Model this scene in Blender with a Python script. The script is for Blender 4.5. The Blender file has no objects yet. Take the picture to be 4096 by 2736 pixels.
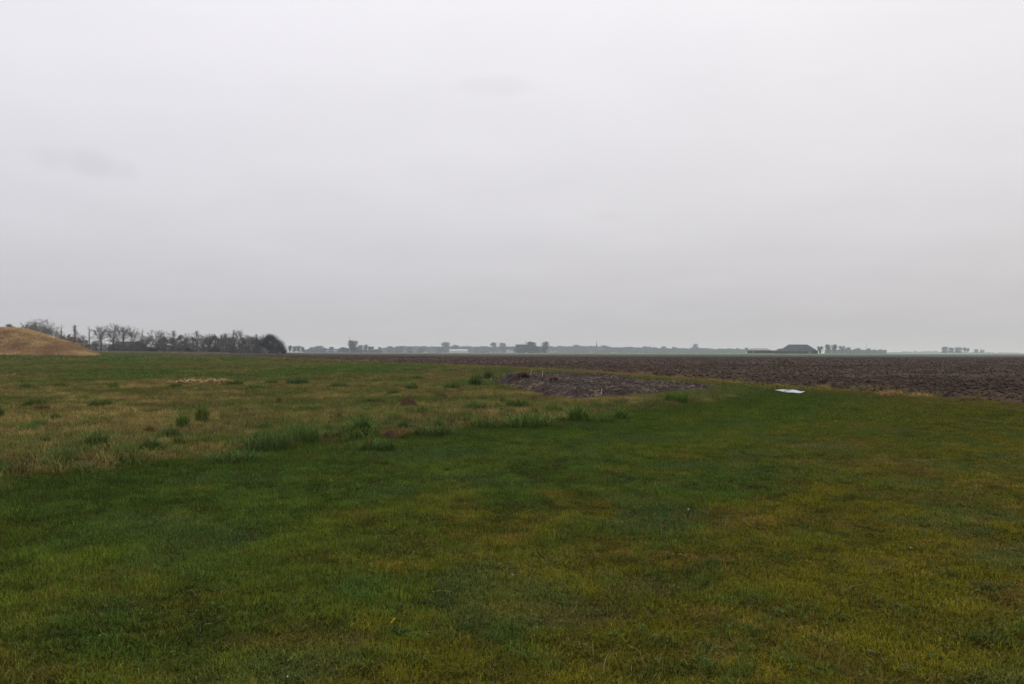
import bpy, math, random
import numpy as np
from mathutils import Matrix, Vector

SC = bpy.context.scene
COL = SC.collection

# ------------------------------------------------------------------ camera
F_PX, CX, CY, HOR = 3186.0, 2048.0, 1368.0, 1410.0     # photo pixels (4096 x 2736)
EYE = 1.6
PITCH = math.atan((HOR - CY) / F_PX)
ROLL = 0.0022
_f = Vector((0, math.cos(PITCH), math.sin(PITCH)))
_r0, _u0 = Vector((1, 0, 0)), Vector((0, -math.sin(PITCH), math.cos(PITCH)))
_r = _r0 * math.cos(ROLL) + _u0 * math.sin(ROLL)
_u = _u0 * math.cos(ROLL) - _r0 * math.sin(ROLL)
cam_data = bpy.data.cameras.new('camera')
cam = bpy.data.objects.new('camera', cam_data)
COL.objects.link(cam)
M = Matrix((( _r.x, _u.x, -_f.x, 0), (_r.y, _u.y, -_f.y, 0), (_r.z, _u.z, -_f.z, EYE), (0, 0, 0, 1)))
cam.matrix_world = M
cam_data.sensor_width = 36.0
cam_data.lens = 36.0 * F_PX / 4096.0
cam_data.clip_start = 0.1
cam_data.clip_end = 60000
SC.camera = cam

# ------------------------------------------------------------------ sky (overcast) and sun
SUN_EL, SUN_AZ = math.radians(48), math.radians(60)      # azimuth clockwise from +Y
world = bpy.data.worlds.new('World'); SC.world = world; world.use_nodes = True
nt = world.node_tree; N = nt.nodes; L = nt.links
for n in list(N): N.remove(n)
out = N.new('ShaderNodeOutputWorld'); bg = N.new('ShaderNodeBackground')
bg.inputs['Strength'].default_value = 0.1
sky = N.new('ShaderNodeTexSky'); sky.sky_type = 'NISHITA'; sky.sun_disc = False
sky.sun_elevation = SUN_EL; sky.sun_rotation = SUN_AZ
sky.dust_density = 4.0; sky.air_density = 1.0
tc = N.new('ShaderNodeTexCoord')
sep = N.new('ShaderNodeSeparateXYZ'); L.new(tc.outputs['Generated'], sep.inputs[0])
mx = N.new('ShaderNodeMath'); mx.operation = 'MAXIMUM'; mx.inputs[1].default_value = 0.0
L.new(sep.outputs['Z'], mx.inputs[0])
# standard overcast sky: L(h) = L0 * (1 + 2 sin h)
lum = N.new('ShaderNodeMath'); lum.operation = 'MULTIPLY_ADD'
lum.inputs[1].default_value = 8.6; lum.inputs[2].default_value = 5.25
L.new(mx.outputs[0], lum.inputs[0])
lowr = N.new('ShaderNodeMapRange'); lowr.inputs['From Min'].default_value = 0.0; lowr.inputs['From Max'].default_value = 0.22
lowr.interpolation_type = 'SMOOTHERSTEP'; lowr.inputs['To Min'].default_value = 0.0; lowr.inputs['To Max'].default_value = 0.55
L.new(mx.outputs[0], lowr.inputs['Value'])
lum2 = N.new('ShaderNodeMath'); lum2.operation = 'ADD'; L.new(lum.outputs[0], lum2.inputs[0]); L.new(lowr.outputs[0], lum2.inputs[1]); lum = lum2
# soft cloud layer, projected on a plane overhead
zz = N.new('ShaderNodeMath'); zz.operation = 'ADD'; zz.inputs[1].default_value = 0.10
L.new(mx.outputs[0], zz.inputs[0])
dv = N.new('ShaderNodeVectorMath'); dv.operation = 'DIVIDE'
cmb = N.new('ShaderNodeCombineXYZ')
for i in range(3): L.new(zz.outputs[0], cmb.inputs[i])
L.new(tc.outputs['Generated'], dv.inputs[0]); L.new(cmb.outputs[0], dv.inputs[1])
cl = N.new('ShaderNodeTexNoise'); cl.inputs['Scale'].default_value = 1.3
cl.inputs['Detail'].default_value = 4; cl.inputs['Roughness'].default_value = 0.5
L.new(dv.outputs[0], cl.inputs['Vector'])
cr = N.new('ShaderNodeMapRange')
cr.inputs['From Min'].default_value = 0.25; cr.inputs['From Max'].default_value = 0.75
cr.inputs['To Min'].default_value = 0.975; cr.inputs['To Max'].default_value = 1.035
L.new(cl.outputs['Fac'], cr.inputs['Value'])
lm2 = N.new('ShaderNodeMath'); lm2.operation = 'MULTIPLY'
L.new(lum.outputs[0], lm2.inputs[0]); L.new(cr.outputs[0], lm2.inputs[1])

def wisp(prev, px, py, wx, wy, tilt, depth):
    """a darker scrap of cloud: an uneven soft blob around one direction of the sky"""
    d = (_f + _r * ((px - CX) / F_PX) - _u * ((py - CY) / F_PX)).normalized()
    ax = d.cross(Vector((0, 0, 1))).normalized(); ay = ax.cross(d)
    a2 = ax * math.cos(tilt) + ay * math.sin(tilt); b2 = ay * math.cos(tilt) - ax * math.sin(tilt)
    nz = N.new('ShaderNodeTexNoise'); nz.inputs['Scale'].default_value = 14; nz.inputs['Detail'].default_value = 5
    L.new(tc.outputs['Generated'], nz.inputs['Vector'])
    terms = []
    for v, w in ((a2, wx), (b2, wy)):
        dt = N.new('ShaderNodeVectorMath'); dt.operation = 'DOT_PRODUCT'
        L.new(tc.outputs['Generated'], dt.inputs[0]); dt.inputs[1].default_value = v
        sc_ = N.new('ShaderNodeMath'); sc_.operation = 'MULTIPLY'; sc_.inputs[1].default_value = 1.0 / w
        L.new(dt.outputs['Value'], sc_.inputs[0])
        sq = N.new('ShaderNodeMath'); sq.operation = 'MULTIPLY'
        L.new(sc_.outputs[0], sq.inputs[0]); L.new(sc_.outputs[0], sq.inputs[1]); terms.append(sq)
    ad = N.new('ShaderNodeMath'); ad.operation = 'ADD'
    L.new(terms[0].outputs[0], ad.inputs[0]); L.new(terms[1].outputs[0], ad.inputs[1])
    a3 = N.new('ShaderNodeMath'); a3.operation = 'MULTIPLY_ADD'; a3.inputs[1].default_value = 5.0; a3.inputs[2].default_value = -2.3
    L.new(nz.outputs['Fac'], a3.inputs[0])
    a4 = N.new('ShaderNodeMath'); a4.operation = 'ADD'
    L.new(ad.outputs[0], a4.inputs[0]); L.new(a3.outputs[0], a4.inputs[1])
    mr = N.new('ShaderNodeMapRange'); mr.interpolation_type = 'SMOOTHSTEP'
    mr.inputs['From Min'].default_value = -0.6; mr.inputs['From Max'].default_value = 1.5
    mr.inputs['To Min'].default_value = 1.0 - depth; mr.inputs['To Max'].default_value = 1.0
    L.new(a4.outputs[0], mr.inputs['Value'])
    # only on the side of the sky the scrap is on
    mu = N.new('ShaderNodeMath'); mu.operation = 'MULTIPLY'
    L.new(prev.outputs[0], mu.inputs[0]); L.new(mr.outputs[0], mu.inputs[1])
    return mu
lm3 = wisp(lm2, 260, 625, 0.062, 0.017, -0.12, 0.085)
lm3 = wisp(lm3, 1975, 345, 0.045, 0.011, 0.0, 0.045)
lm3 = wisp(lm3, 2420, 865, 0.030, 0.006, 0.0, 0.03)
lm3 = wisp(lm3, 1390, 790, 0.026, 0.007, 0.1, 0.02)
lm3 = wisp(lm3, 3330, 320, 0.050, 0.008, 0.0, 0.02)
tint = N.new('ShaderNodeVectorMath'); tint.operation = 'SCALE'
# faintly warm low on the east side, faintly violet elsewhere
tr = N.new('ShaderNodeMapRange'); tr.inputs['From Min'].default_value = -0.5; tr.inputs['From Max'].default_value = 0.6
L.new(sep.outputs['X'], tr.inputs['Value'])
tm = N.new('ShaderNodeMix'); tm.data_type = 'RGBA'
tm.inputs['A'].default_value = (0.988, 0.974, 1.035, 1); tm.inputs['B'].default_value = (1.010, 0.988, 1.005, 1)
L.new(tr.outputs[0], tm.inputs['Factor'])
L.new(tm.outputs['Result'], tint.inputs[0]); L.new(lm3.outputs[0], tint.inputs['Scale'])
mixs = N.new('ShaderNodeMix'); mixs.data_type = 'RGBA'; mixs.inputs['Factor'].default_value = 0.03
L.new(tint.outputs[0], mixs.inputs['A']); L.new(sky.outputs[0], mixs.inputs['B'])
L.new(mixs.outputs['Result'], bg.inputs['Color']); L.new(bg.outputs[0], out.inputs['Surface'])

sd = bpy.data.lights.new('sun', 'SUN'); sd.energy = 0.5; sd.angle = math.radians(40); sd.color = (1.0, 0.97, 0.93)
so = bpy.data.objects.new('sun', sd); COL.objects.link(so)
sdir = Vector((math.sin(SUN_AZ) * math.cos(SUN_EL), math.cos(SUN_AZ) * math.cos(SUN_EL), math.sin(SUN_EL)))
so.rotation_euler = sdir.to_track_quat('Z', 'Y').to_euler()
so.location = (0, 0, 80)

vs = SC.view_settings
vs.view_transform = 'Standard'; vs.look = 'None'; vs.exposure = 0.0; vs.gamma = 1.0; vs.use_curve_mapping = False
SC.render.engine = 'CYCLES'
cy = SC.cycles
cy.max_bounces = 5; cy.diffuse_bounces = 2; cy.glossy_bounces = 2; cy.transmission_bounces = 2
cy.volume_bounces = 1; cy.transparent_max_bounces = 8
cy.use_denoising = True
SC.render.filter_size = 1.6 if hasattr(SC.render, 'filter_size') else 1.5

# ------------------------------------------------------------------ helpers
def ray(px, py):
    return _f + _r * ((px - CX) / F_PX) - _u * ((py - CY) / F_PX)
def P(px, py, D):
    d = ray(px, py); return Vector((0, 0, EYE)) + d * (D / d.y)
def G(px, py, z=0.0):
    d = ray(px, py); return Vector((0, 0, EYE)) + d * ((z - EYE) / d.z)
def upx(D): return D / F_PX                 # metres per photo pixel

def lerp(a, b, t): return a + (b - a) * t
def sstep(a, b, x):
    t = np.clip((x - a) / (b - a), 0, 1); return t * t * (3 - 2 * t)

def _hash(ix, iy, seed):
    h = (ix.astype(np.int64) * 374761393 + iy.astype(np.int64) * 668265263 + seed * 974711) & 0xFFFFFFFF
    h = ((h ^ (h >> 13)) * 1274126177) & 0xFFFFFFFF
    h = ((h ^ (h >> 16)) * 2246822519) & 0xFFFFFFFF
    return ((h ^ (h >> 15)) & 0xFFFFFF) / float(0xFFFFFF)
def vnoise(x, y, seed=0):
    ix, iy = np.floor(x), np.floor(y); fx, fy = x - ix, y - iy
    fx = fx * fx * fx * (fx * (fx * 6 - 15) + 10); fy = fy * fy * fy * (fy * (fy * 6 - 15) + 10)
    ix = ix.astype(np.int64); iy = iy.astype(np.int64)
    a = _hash(ix, iy, seed); b = _hash(ix + 1, iy, seed); c = _hash(ix, iy + 1, seed); d = _hash(ix + 1, iy + 1, seed)
    return lerp(lerp(a, b, fx), lerp(c, d, fx), fy)
def fbm(x, y, seed=0, o=4, g=0.5):
    s = np.zeros_like(x, dtype=float); a = 1.0; t = 0.0
    c, sn = math.cos(0.6), math.sin(0.6)
    for i in range(o):
        s += a * vnoise(x, y, seed + i * 17); t += a; a *= g
        x, y = (x * c - y * sn) * 2.03 + 11.3, (x * sn + y * c) * 2.03 + 5.1
    return s / t                              # 0..1, mean 0.5

def mesh_np(name, verts, faces, nper=None):
    """verts (n,3), faces (m,k) index array"""
    me = bpy.data.meshes.new(name)
    verts = np.asarray(verts, dtype=np.float32); faces = np.asarray(faces, dtype=np.int32)
    k = faces.shape[1]; m = len(faces)
    me.vertices.add(len(verts)); me.vertices.foreach_set('co', verts.ravel())
    me.loops.add(m * k); me.loops.foreach_set('vertex_index', faces.ravel())
    me.polygons.add(m)
    me.polygons.foreach_set('loop_start', np.arange(0, m * k, k, dtype=np.int32))
    me.update(calc_edges=True)
    return me
def add_attr(me, name, arr, typ='FLOAT'):
    a = me.attributes.new(name, typ, 'POINT')
    arr = np.asarray(arr, dtype=np.int32 if typ == 'INT' else np.float32)
    if typ == 'FLOAT_COLOR':
        if arr.shape[1] == 3: arr = np.hstack([arr, np.ones((len(arr), 1), np.float32)])
        a.data.foreach_set('color', arr.astype(np.float32).ravel())
    elif typ == 'FLOAT_VECTOR': a.data.foreach_set('vector', arr.ravel())
    else: a.data.foreach_set('value', arr.ravel())
def obj(name, me, mat=None, parent=None, loc=None):
    o = bpy.data.objects.new(name, me); COL.objects.link(o)
    if me is not None and mat is not None and len(me.materials) == 0: me.materials.append(mat)
    if parent is not None: o.parent = parent
    if loc is not None: o.location = loc
    return o
def tag(o, label=None, cat=None, group=None, kind=None):
    if label: o['label'] = label
    if cat: o['category'] = cat
    if group: o['group'] = group
    if kind: o['kind'] = kind
    return o
def thing(name, label, cat, loc=(0, 0, 0), rz=0.0, group=None):
    o = bpy.data.objects.new(name, None); COL.objects.link(o); o.empty_display_size = 0.2
    o.location = loc; o.rotation_euler = (0, 0, rz)
    return tag(o, label, cat, group)

class MB:
    """collects quads/tris with plain geometry"""
    def __init__(s): s.v = []; s.f = []
    def quad(s, a, b, c, d):
        n = len(s.v); s.v += [tuple(a), tuple(b), tuple(c), tuple(d)]; s.f.append((n, n + 1, n + 2, n + 3))
    def tri(s, a, b, c):
        n = len(s.v); s.v += [tuple(a), tuple(b), tuple(c)]; s.f.append((n, n + 1, n + 2))
    def box(s, x0, x1, y0, y1, z0, z1):
        n = len(s.v)
        s.v += [(x0, y0, z0), (x1, y0, z0), (x1, y1, z0), (x0, y1, z0), (x0, y0, z1), (x1, y0, z1), (x1, y1, z1), (x0, y1, z1)]
        s.f += [(n + i for i in q) for q in ((0, 3, 2, 1), (4, 5, 6, 7), (0, 1, 5, 4), (1, 2, 6, 5), (2, 3, 7, 6), (3, 0, 4, 7))]
        s.f = [tuple(q) for q in s.f]
    def solid(s, bottom, top):
        """prism between two equal-length rings of points"""
        n = len(s.v); k = len(bottom)
        s.v += [tuple(p) for p in bottom] + [tuple(p) for p in top]
        s.f.append(tuple(n + i for i in reversed(range(k)))); s.f.append(tuple(n + k + i for i in range(k)))
        for i in range(k):
            j = (i + 1) % k; s.f.append((n + i, n + j, n + k + j, n + k + i))
    def tube(s, a, b, ra, rb, k=6):
        a, b = Vector(a), Vector(b); d = (b - a).normalized()
        x = d.orthogonal().normalized(); y = d.cross(x)
        s.solid([a + (x * math.cos(t) + y * math.sin(t)) * ra for t in [6.2832 * i / k for i in range(k)]],
                [b + (x * math.cos(t) + y * math.sin(t)) * rb for t in [6.2832 * i / k for i in range(k)]])
    def build(s, name, mat, parent=None, loc=None):
        me = bpy.data.meshes.new(name); me.from_pydata(s.v, [], s.f); me.update()
        return obj(name, me, mat, parent, loc)

# ------------------------------------------------------------------ materials
def newmat(name):
    m = bpy.data.materials.new(name); m.use_nodes = True
    return m, m.node_tree.nodes, m.node_tree.links, m.node_tree.nodes['Principled BSDF']
def mat_noise(name, c0, c1, scale=3.0, rough=0.85, detail=4, bump=0.0, spec=0.06, lo=0.35, hi=0.65, coord='Object'):
    m, n, l, b = newmat(name)
    t = n.new('ShaderNodeTexCoord'); z = n.new('ShaderNodeTexNoise')
    z.inputs['Scale'].default_value = scale; z.inputs['Detail'].default_value = detail
    if coord == 'World':
        g = n.new('ShaderNodeNewGeometry'); l.new(g.outputs['Position'], z.inputs['Vector'])
    else: l.new(t.outputs[coord], z.inputs['Vector'])
    r = n.new('ShaderNodeValToRGB'); r.color_ramp.elements[0].position = lo; r.color_ramp.elements[1].position = hi
    r.color_ramp.elements[0].color = (*c0, 1); r.color_ramp.elements[1].color = (*c1, 1)
    l.new(z.outputs['Fac'], r.inputs['Fac']); l.new(r.outputs['Color'], b.inputs['Base Color'])
    b.inputs['Roughness'].default_value = rough; b.inputs['Specular IOR Level'].default_value = spec
    if bump:
        bp = n.new('ShaderNodeBump'); bp.inputs['Strength'].default_value = 1.0; bp.inputs['Distance'].default_value = bump
        l.new(z.outputs['Fac'], bp.inputs['Height']); l.new(bp.outputs['Normal'], b.inputs['Normal'])
    return m
def mat_attr(name, attr, atype, rough=0.75, spec=0.15, blade=False, noise=0.0, nscale=30, bump=0.0, transl=False):
    """base colour from an attribute; blades vary one by one"""
    m, n, l, b = newmat(name)
    a = n.new('ShaderNodeAttribute'); a.attribute_name = attr; a.attribute_type = atype
    colour = a.outputs['Color']
    if blade:
        r = n.new('ShaderNodeAttribute'); r.attribute_name = 'rnd'; r.attribute_type = 'GEOMETRY'
        hs = n.new('ShaderNodeMapRange'); hs.inputs['To Min'].default_value = 0.45; hs.inputs['To Max'].default_value = 1.60
        l.new(r.outputs['Fac'], hs.inputs['Value'])
        v = n.new('ShaderNodeVectorMath'); v.operation = 'SCALE'
        l.new(colour, v.inputs[0]); l.new(hs.outputs[0], v.inputs['Scale'])
        s = n.new('ShaderNodeAttribute'); s.attribute_name = 'dry'; s.attribute_type = 'GEOMETRY'
        mix = n.new('ShaderNodeMix'); mix.data_type = 'RGBA'
        mix.inputs['B'].default_value = (0.175, 0.120, 0.042, 1)
        l.new(s.outputs['Fac'], mix.inputs['Factor']); l.new(v.outputs[0], mix.inputs['A'])
        colour = mix.outputs['Result']
    if noise:
        g = n.new('ShaderNodeNewGeometry'); z = n.new('ShaderNodeTexNoise')
        z.inputs['Scale'].default_value = nscale; z.inputs['Detail'].default_value = 5
        l.new(g.outputs['Position'], z.inputs['Vector'])
        mr = n.new('ShaderNodeMapRange'); mr.inputs['From Min'].default_value = 0.25; mr.inputs['From Max'].default_value = 0.75
        mr.inputs['To Min'].default_value = 1 - noise; mr.inputs['To Max'].default_value = 1 + noise
        l.new(z.outputs['Fac'], mr.inputs['Value'])
        v = n.new('ShaderNodeVectorMath'); v.operation = 'SCALE'
        l.new(colour, v.inputs[0]); l.new(mr.outputs[0], v.inputs['Scale']); colour = v.outputs[0]
        if bump:
            bp = n.new('ShaderNodeBump'); bp.inputs['Distance'].default_value = bump
            l.new(z.outputs['Fac'], bp.inputs['Height']); l.new(bp.outputs['Normal'], b.inputs['Normal'])
    l.new(colour, b.inputs['Base Color'])
    b.inputs['Roughness'].default_value = rough; b.inputs['Specular IOR Level'].default_value = spec
    return m

M_GROUND = mat_attr('turf', 'col', 'GEOMETRY', rough=0.95, spec=0.05, noise=0.35, nscale=45, bump=0.015)
M_SOIL = mat_attr('ploughed_soil', 'col', 'GEOMETRY', rough=0.9, spec=0.04, noise=0.35, nscale=4.0, bump=0.10)
M_BLADE = mat_attr('grass_blade', 'col', 'INSTANCER', rough=0.7, spec=0.03, blade=True)
M_CLOD = mat_attr('soil_clod', 'col', 'INSTANCER', rough=0.9, spec=0.04, noise=0.25, nscale=14, bump=0.02)
M_FAR = mat_noise('far_grassland', (0.05, 0.07, 0.028), (0.075, 0.10, 0.035), 0.01, 0.95, coord='World')

# ------------------------------------------------------------------ the lie of the land
_FY = np.array([-20, 20, 25.9, 30.5, 37.5, 47.6, 65, 85, 113, 204, 300, 1e5])
_FX = np.array([27.5, 18.2, 16.6, 15.4, 14.1, 11.8, 7.6, -0.2, -17.5, -66, -120, -60000.0])
def field_dist(x, y):
    """metres inside the ploughed field (negative: on the grass), straight edge running away to the north-west"""
    n = (x - np.interp(y, _FY, _FX)) / 1.12
    return n + 0.55 * (fbm(x * 0.35, y * 0.35, 5, 3) - 0.5) * np.clip(y / 30, 0.6, 2) * 2
_EY = np.array([-10, 3.0, 9.8, 13.1, 17.6, 22.2, 26.8, 30, 36, 45, 62, 85, 1e5])
_EX = np.array([-19, -10.6, -6.1, -4.2, -0.2, 3.8, 7.2, 9.3, 10.0, 7.0, 4.5, -1.0, -60000.0])
def lawn_dist(x, y):
    """metres inside the mown lawn (negative: rough meadow)"""
    return (x - np.interp(y, _EY, _EX)) / 1.25 + (fbm(x * 0.8, y * 0.8, 9, 4, .6) - 0.5) * 1.5
def rise(x, y):
    r = 0.0066 * np.clip(-x - 14, 0, 230) * sstep(30, 120, y)
    return r * (1 - sstep(480, 850, y))
def height(x, y):
    fd = field_dist(x, y); ld = lawn_dist(x, y)
    z = rise(x, y)
    near = 1 - sstep(40, 90, y)
    lawn = sstep(-0.5, 0.5, ld) * (1 - sstep(-0.6, 0.1, fd))
    z = z + lawn * ((fbm(x * 0.9, y * 0.9, 21, 3) - 0.5) * 0.06 + (fbm(x * 5.5, y * 5.5, 22, 3, .6) - 0.5) * 0.030 * (1 - sstep(10, 22, y)))
    mead = (1 - sstep(-0.5, 0.5, ld)) * (1 - sstep(-0.6, 0.1, fd))
    z = z + mead * ((fbm(x * 0.55, y * 0.55, 31, 3) - 0.5) * 0.16 + 0.03)
    fld = sstep(-0.2, 0.7, fd) * (y < 700)
    n = ((x - 17.4) + 0.46 * (y - 27.0)) / 1.1
    fur = np.cos(6.2832 * n / 1.15 + 3.0 * (fbm(x * 0.2, y * 0.2, 41, 2) - 0.5)) * 0.05
    cl = (fbm(x * 1.5, y * 1.5, 42, 4, 0.62) - 0.5) * 0.30 + (fbm(x * 0.22, y * 0.22, 43, 2) - 0.5) * 0.22
    edge = np.exp(-((fd - 0.9) / 0.5) ** 2) * 0.10 - np.exp(-((fd + 0.1) / 0.35) ** 2) * 0.10
    z = z + fld * (fur + cl + 0.02) + edge * (y < 150)
    return z

_DX, _DY = 0.62, 0.78          # mowing direction
SPOTS = []                      # (x, y, rx, ry, colour, strength): bare or brown patches of the turf
def spot(px, py, wpx, hpx, colour, k):
    a = G(px, py); b = G(px + wpx / 2, py); c = G(px, py - hpx / 2)
    SPOTS.append((a.x, a.y, abs(b.x - a.x), abs(c.y - a.y), np.array(colour), k))
BROWN = (0.10, 0.062, 0.034); EARTH = (0.05, 0.036, 0.028); TAN = (0.19, 0.125, 0.055); OLIVE = (0.085, 0.075, 0.012)
for a in ((1320, 1745, 150, 18, BROWN, .8), (150, 1880, 330, 40, BROWN, .75), (330, 1840, 110, 24, EARTH, .6), (60, 1850, 130, 22, EARTH, .6),
          (620, 1740, 60, 10, BROWN, .7), (1230, 1835, 90, 14, BROWN, .6), (2330, 1695, 60, 10, BROWN, .8), (1770, 1588, 60, 8, EARTH, .8),
          (1960, 1640, 90, 10, BROWN, .6), (1640, 1482, 200, 6, EARTH, .8), (1800, 1485, 70, 5, EARTH, .8), (1900, 1490, 50, 6, EARTH, .7),
          (2950, 1600, 110, 14, EARTH, .5), (3300, 1790, 420, 26, TAN, .42), (3560, 1850, 420, 34, TAN, .38), (3220, 1850, 200, 28, TAN, .3),
          (3440, 1775, 300, 14, TAN, .35), (2900, 2080, 380, 60, OLIVE, .6), (3750, 2000, 600, 60, OLIVE, .7), (680, 2080, 150, 16, TAN, .3),
          (480, 2300, 480, 60, OLIVE, .55), (1150, 2560, 500, 90, OLIVE, .7), (2150, 2440, 650, 60, OLIVE, .45), (2300, 2480, 360, 60, BROWN, .4),
          (1420, 2560, 220, 60, BROWN, .5), (3480, 2260, 340, 30, TAN, .22), (2880, 2620, 260, 80, BROWN, .45), (2560, 2350, 360, 50, TAN, .2)):
    spot(*a)

def turf(x, y):
    """colour of the grass, blade height and share of mossy ground at points"""
    n = len(x)
    fd = field_dist(x, y); ld = lawn_dist(x, y)
    al = x * _DX + y * _DY; ac = -x * _DY + y * _DX
    n1 = fbm(al * 0.22, ac * 0.8, 101, 4); n2 = fbm(x * 1.3, y * 1.3, 102, 4); n3 = fbm(x * 4.0, y * 4.0, 103, 3)
    n4 = fbm(x * 0.12, y * 0.12, 104, 3)
    green = np.array((0.080, 0.120, 0.011)); deep = np.array((0.048, 0.091, 0.011))
    moss = np.array((0.108, 0.094, 0.004)); dry = np.array((0.160, 0.100, 0.022))
    c = deep + (green - deep) * sstep(0.35, 0.65, n1 * 0.5 + n2 * 0.5)[:, None]
    mk = sstep(3.2, 8.5, ld + (n4 - 0.5) * 5) * sstep(0.30, 0.62, 0.45 * n1 + 0.3 * n2 + 0.25 * n3 + 0.06)
    c = lerp(c, moss * (0.75 + 0.5 * n3)[:, None], (0.85 * mk)[:, None])
    dk = sstep(0.55, 0.74, n2 * 0.55 + n3 * 0.45) * (0.25 + 0.55 * sstep(3, 8, ld))
    c = lerp(c, dry * (0.6 + 0.7 * n3)[:, None], (0.7 * dk)[:, None])
    h = 0.040 + 0.020 * (1 - mk) * n2 - 0.012 * mk
    h = h + 0.02 * np.exp(-((ld - 0.8) / 1.2) ** 2)
    # cushions: moss and grass stand in uneven clumps
    n5 = fbm(x * 7.0, y * 7.0, 105, 3, .6); n6 = fbm(x * 2.2, y * 2.2, 106, 3, .6)
    k5 = sstep(0.25, 0.75, n5 * .6 + n6 * .4); near = (1 - sstep(9, 20, y))
    c = c * lerp(1.0, 0.50 + 1.0 * k5, 0.4 + 0.6 * near)[:, None]; h = h * lerp(1.0, 0.55 + 1.0 * k5, near * (0.35 + .65 * mk))
    bl = sstep(.60, .70, fbm(x * .8, y * .8, 107, 3)) * .35
    c = lerp(c, np.array((0.056, 0.105, 0.036)), bl[:, None])
    for t0, wd in ((1.9, .16), (3.5, .2), (6.2, .22), (7.7, .2)):       # old wheel tracks: darker, shorter grass
        tk = np.exp(-((ld + (n4 - .5) * .5 - t0) / wd) ** 2) * sstep(.3, .6, n1 + .1) * .5
        c = lerp(c, c * np.array((.62, .72, .8)), tk[:, None]); h = h * (1 - .35 * tk)
    eb = np.exp(-((ld - .8) / 1.0) ** 2) * .35; c = lerp(c, np.array((0.040, 0.078, 0.013)) * (.7 + .6 * n2)[:, None], eb[:, None])
    # rough meadow
    m = 1 - sstep(-0.35, 0.35, ld)
    mg = np.array((0.066, 0.104, 0.017)); ms = np.array((0.285, 0.214, 0.072)); mb = np.array((0.150, 0.098, 0.045)); mf = np.array((0.062, 0.118, 0.017))
    s = sstep(0.34, 0.64, 0.5 * fbm(x * 0.35, y * 0.35, 111, 4) + 0.5 * n2) * 0.9
    mc = lerp(mg * (0.7 + 0.6 * n3)[:, None], ms * (0.65 + 0.75 * n3)[:, None], s[:, None])
    gp = sstep(.50, .62, fbm(x * .75 + 31, y * .6, 114, 4, .6)) * .55; mc = lerp(mc, mg * (.8 + .5 * n3)[:, None], gp[:, None])
    mc = lerp(mc, mb, (sstep(0.6, 0.75, fbm(x * 0.9, y * 0.9, 112, 3)) * 0.7)[:, None])
    far = sstep(27, 45, y + (n4 - 0.5) * 26 + np.clip(x + 8, -8, 8) * 0.6)
    fc = lerp(mf * (0.7 + 0.6 * n2)[:, None], ms * 0.6, (0.75 * sstep(0.42, 0.66, fbm(x * 0.22, y * 0.10, 113, 5, .6)))[:, None])
    mc = lerp(mc, fc, far[:, None])
    mh = 0.085 + 0.05 * n2
    c = lerp(c, mc, m[:, None]); h = lerp(h, mh, m)
    # dead grass along the edge of the plough
    v = np.exp(-((fd + 0.7 + .006 * y) / (0.75 + 0.014 * y)) ** 2) * sstep(0.25, 0.55, fbm(x * 0.6, y * 0.35, 121, 3) + 0.10) * lerp(0.5, 1.0, sstep(30, 60, y))
    c = lerp(c, np.array((0.27, 0.155, 0.055)) * (0.6 + 0.8 * n3)[:, None], (0.9 * v)[:, None]); h = h + 0.07 * v
    v2 = np.exp(-((fd + 2.2) / 1.2) ** 2) * 0.35
    c = lerp(c, np.array((0.11, 0.10, 0.02)), v2[:, None])
    for sx, sy, rx, ry, sc_, k in SPOTS:
        q = ((x - sx) / rx) ** 2 + ((y - sy) / ry) ** 2 + (n2 - 0.5) * 1.6 + (n3 - 0.5) * 0.8
        w = k * (1 - sstep(0.2, 1.15, q)); c = lerp(c, sc_ * (0.7 + 0.6 * n3)[:, None], w[:, None]); h = h * (1 - 0.3 * w)
    return c, h, mk
def soil_col(x, y):
    a = fbm(x * 0.5, y * 0.5, 131, 4); b = fbm(x * 0.06, y * 0.06, 132, 3)
    c = lerp(np.array((0.042, 0.029, 0.021)), np.array((0.066, 0.045, 0.032)), sstep(0.3, 0.7, a)[:, None])
    c = lerp(c, np.array((0.080, 0.056, 0.040)), (0.35 * sstep(0.45, 0.7, b))[:, None])
    fd = field_dist(x, y)
    g = np.exp(-((fd - 1.2) / 1.6) ** 2) * sstep(0.5, 0.7, fbm(x * 0.8, y * 0.8, 133, 3))
    return lerp(c, np.array((0.105, 0.085, 0.03)), (0.7 * g)[:, None])

# rows run away from the viewer with steps that grow; the heights are those of the land
rows = []
d = 1.2
while d < 14000:
    rows.append(d)
    d += d * (0.012 if d < 26 else 0.0085 if d < 110 else 0.014 if d < 420 else 0.05)
rows = np.array(rows)
NC = 820
tcol = np.linspace(-1.05, 1.05, NC)
XX = rows[:, None] * tcol[None, :]; YY = np.repeat(rows[:, None], NC, 1)
fx, fy = XX.ravel(), YY.ravel()
ZZ = height(fx, fy)
FD = field_dist(fx, fy).reshape(XX.shape); LD = lawn_dist(fx, fy).reshape(XX.shape)
FIELD_END = 620.0
idx = np.arange(len(fx)).reshape(XX.shape)
quads = np.stack([idx[:-1, :-1], idx[:-1, 1:], idx[1:, 1:], idx[1:, :-1]], -1).reshape(-1, 4)
def fmean(A): return ((A[:-1, :-1] + A[:-1, 1:] + A[1:, 1:] + A[1:, :-1]) / 4).ravel()
fdm, ldm, ym, xm = fmean(FD), fmean(LD), fmean(YY), fmean(XX)
fend = FIELD_END + 0.25 * xm * -1 + 0        # the far headland runs slightly askew
farreg = (ym > fend) | ((ym > 470) & (fdm <= 0))
fieldreg = (fdm > 0) & ~farreg
lawnreg = ~farreg & ~fieldreg & (ldm > 0)
meadreg = ~farreg & ~fieldreg & ~lawnreg
turfc, _, _ = turf(fx, fy)
soilc = soil_col(fx, fy)
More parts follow.
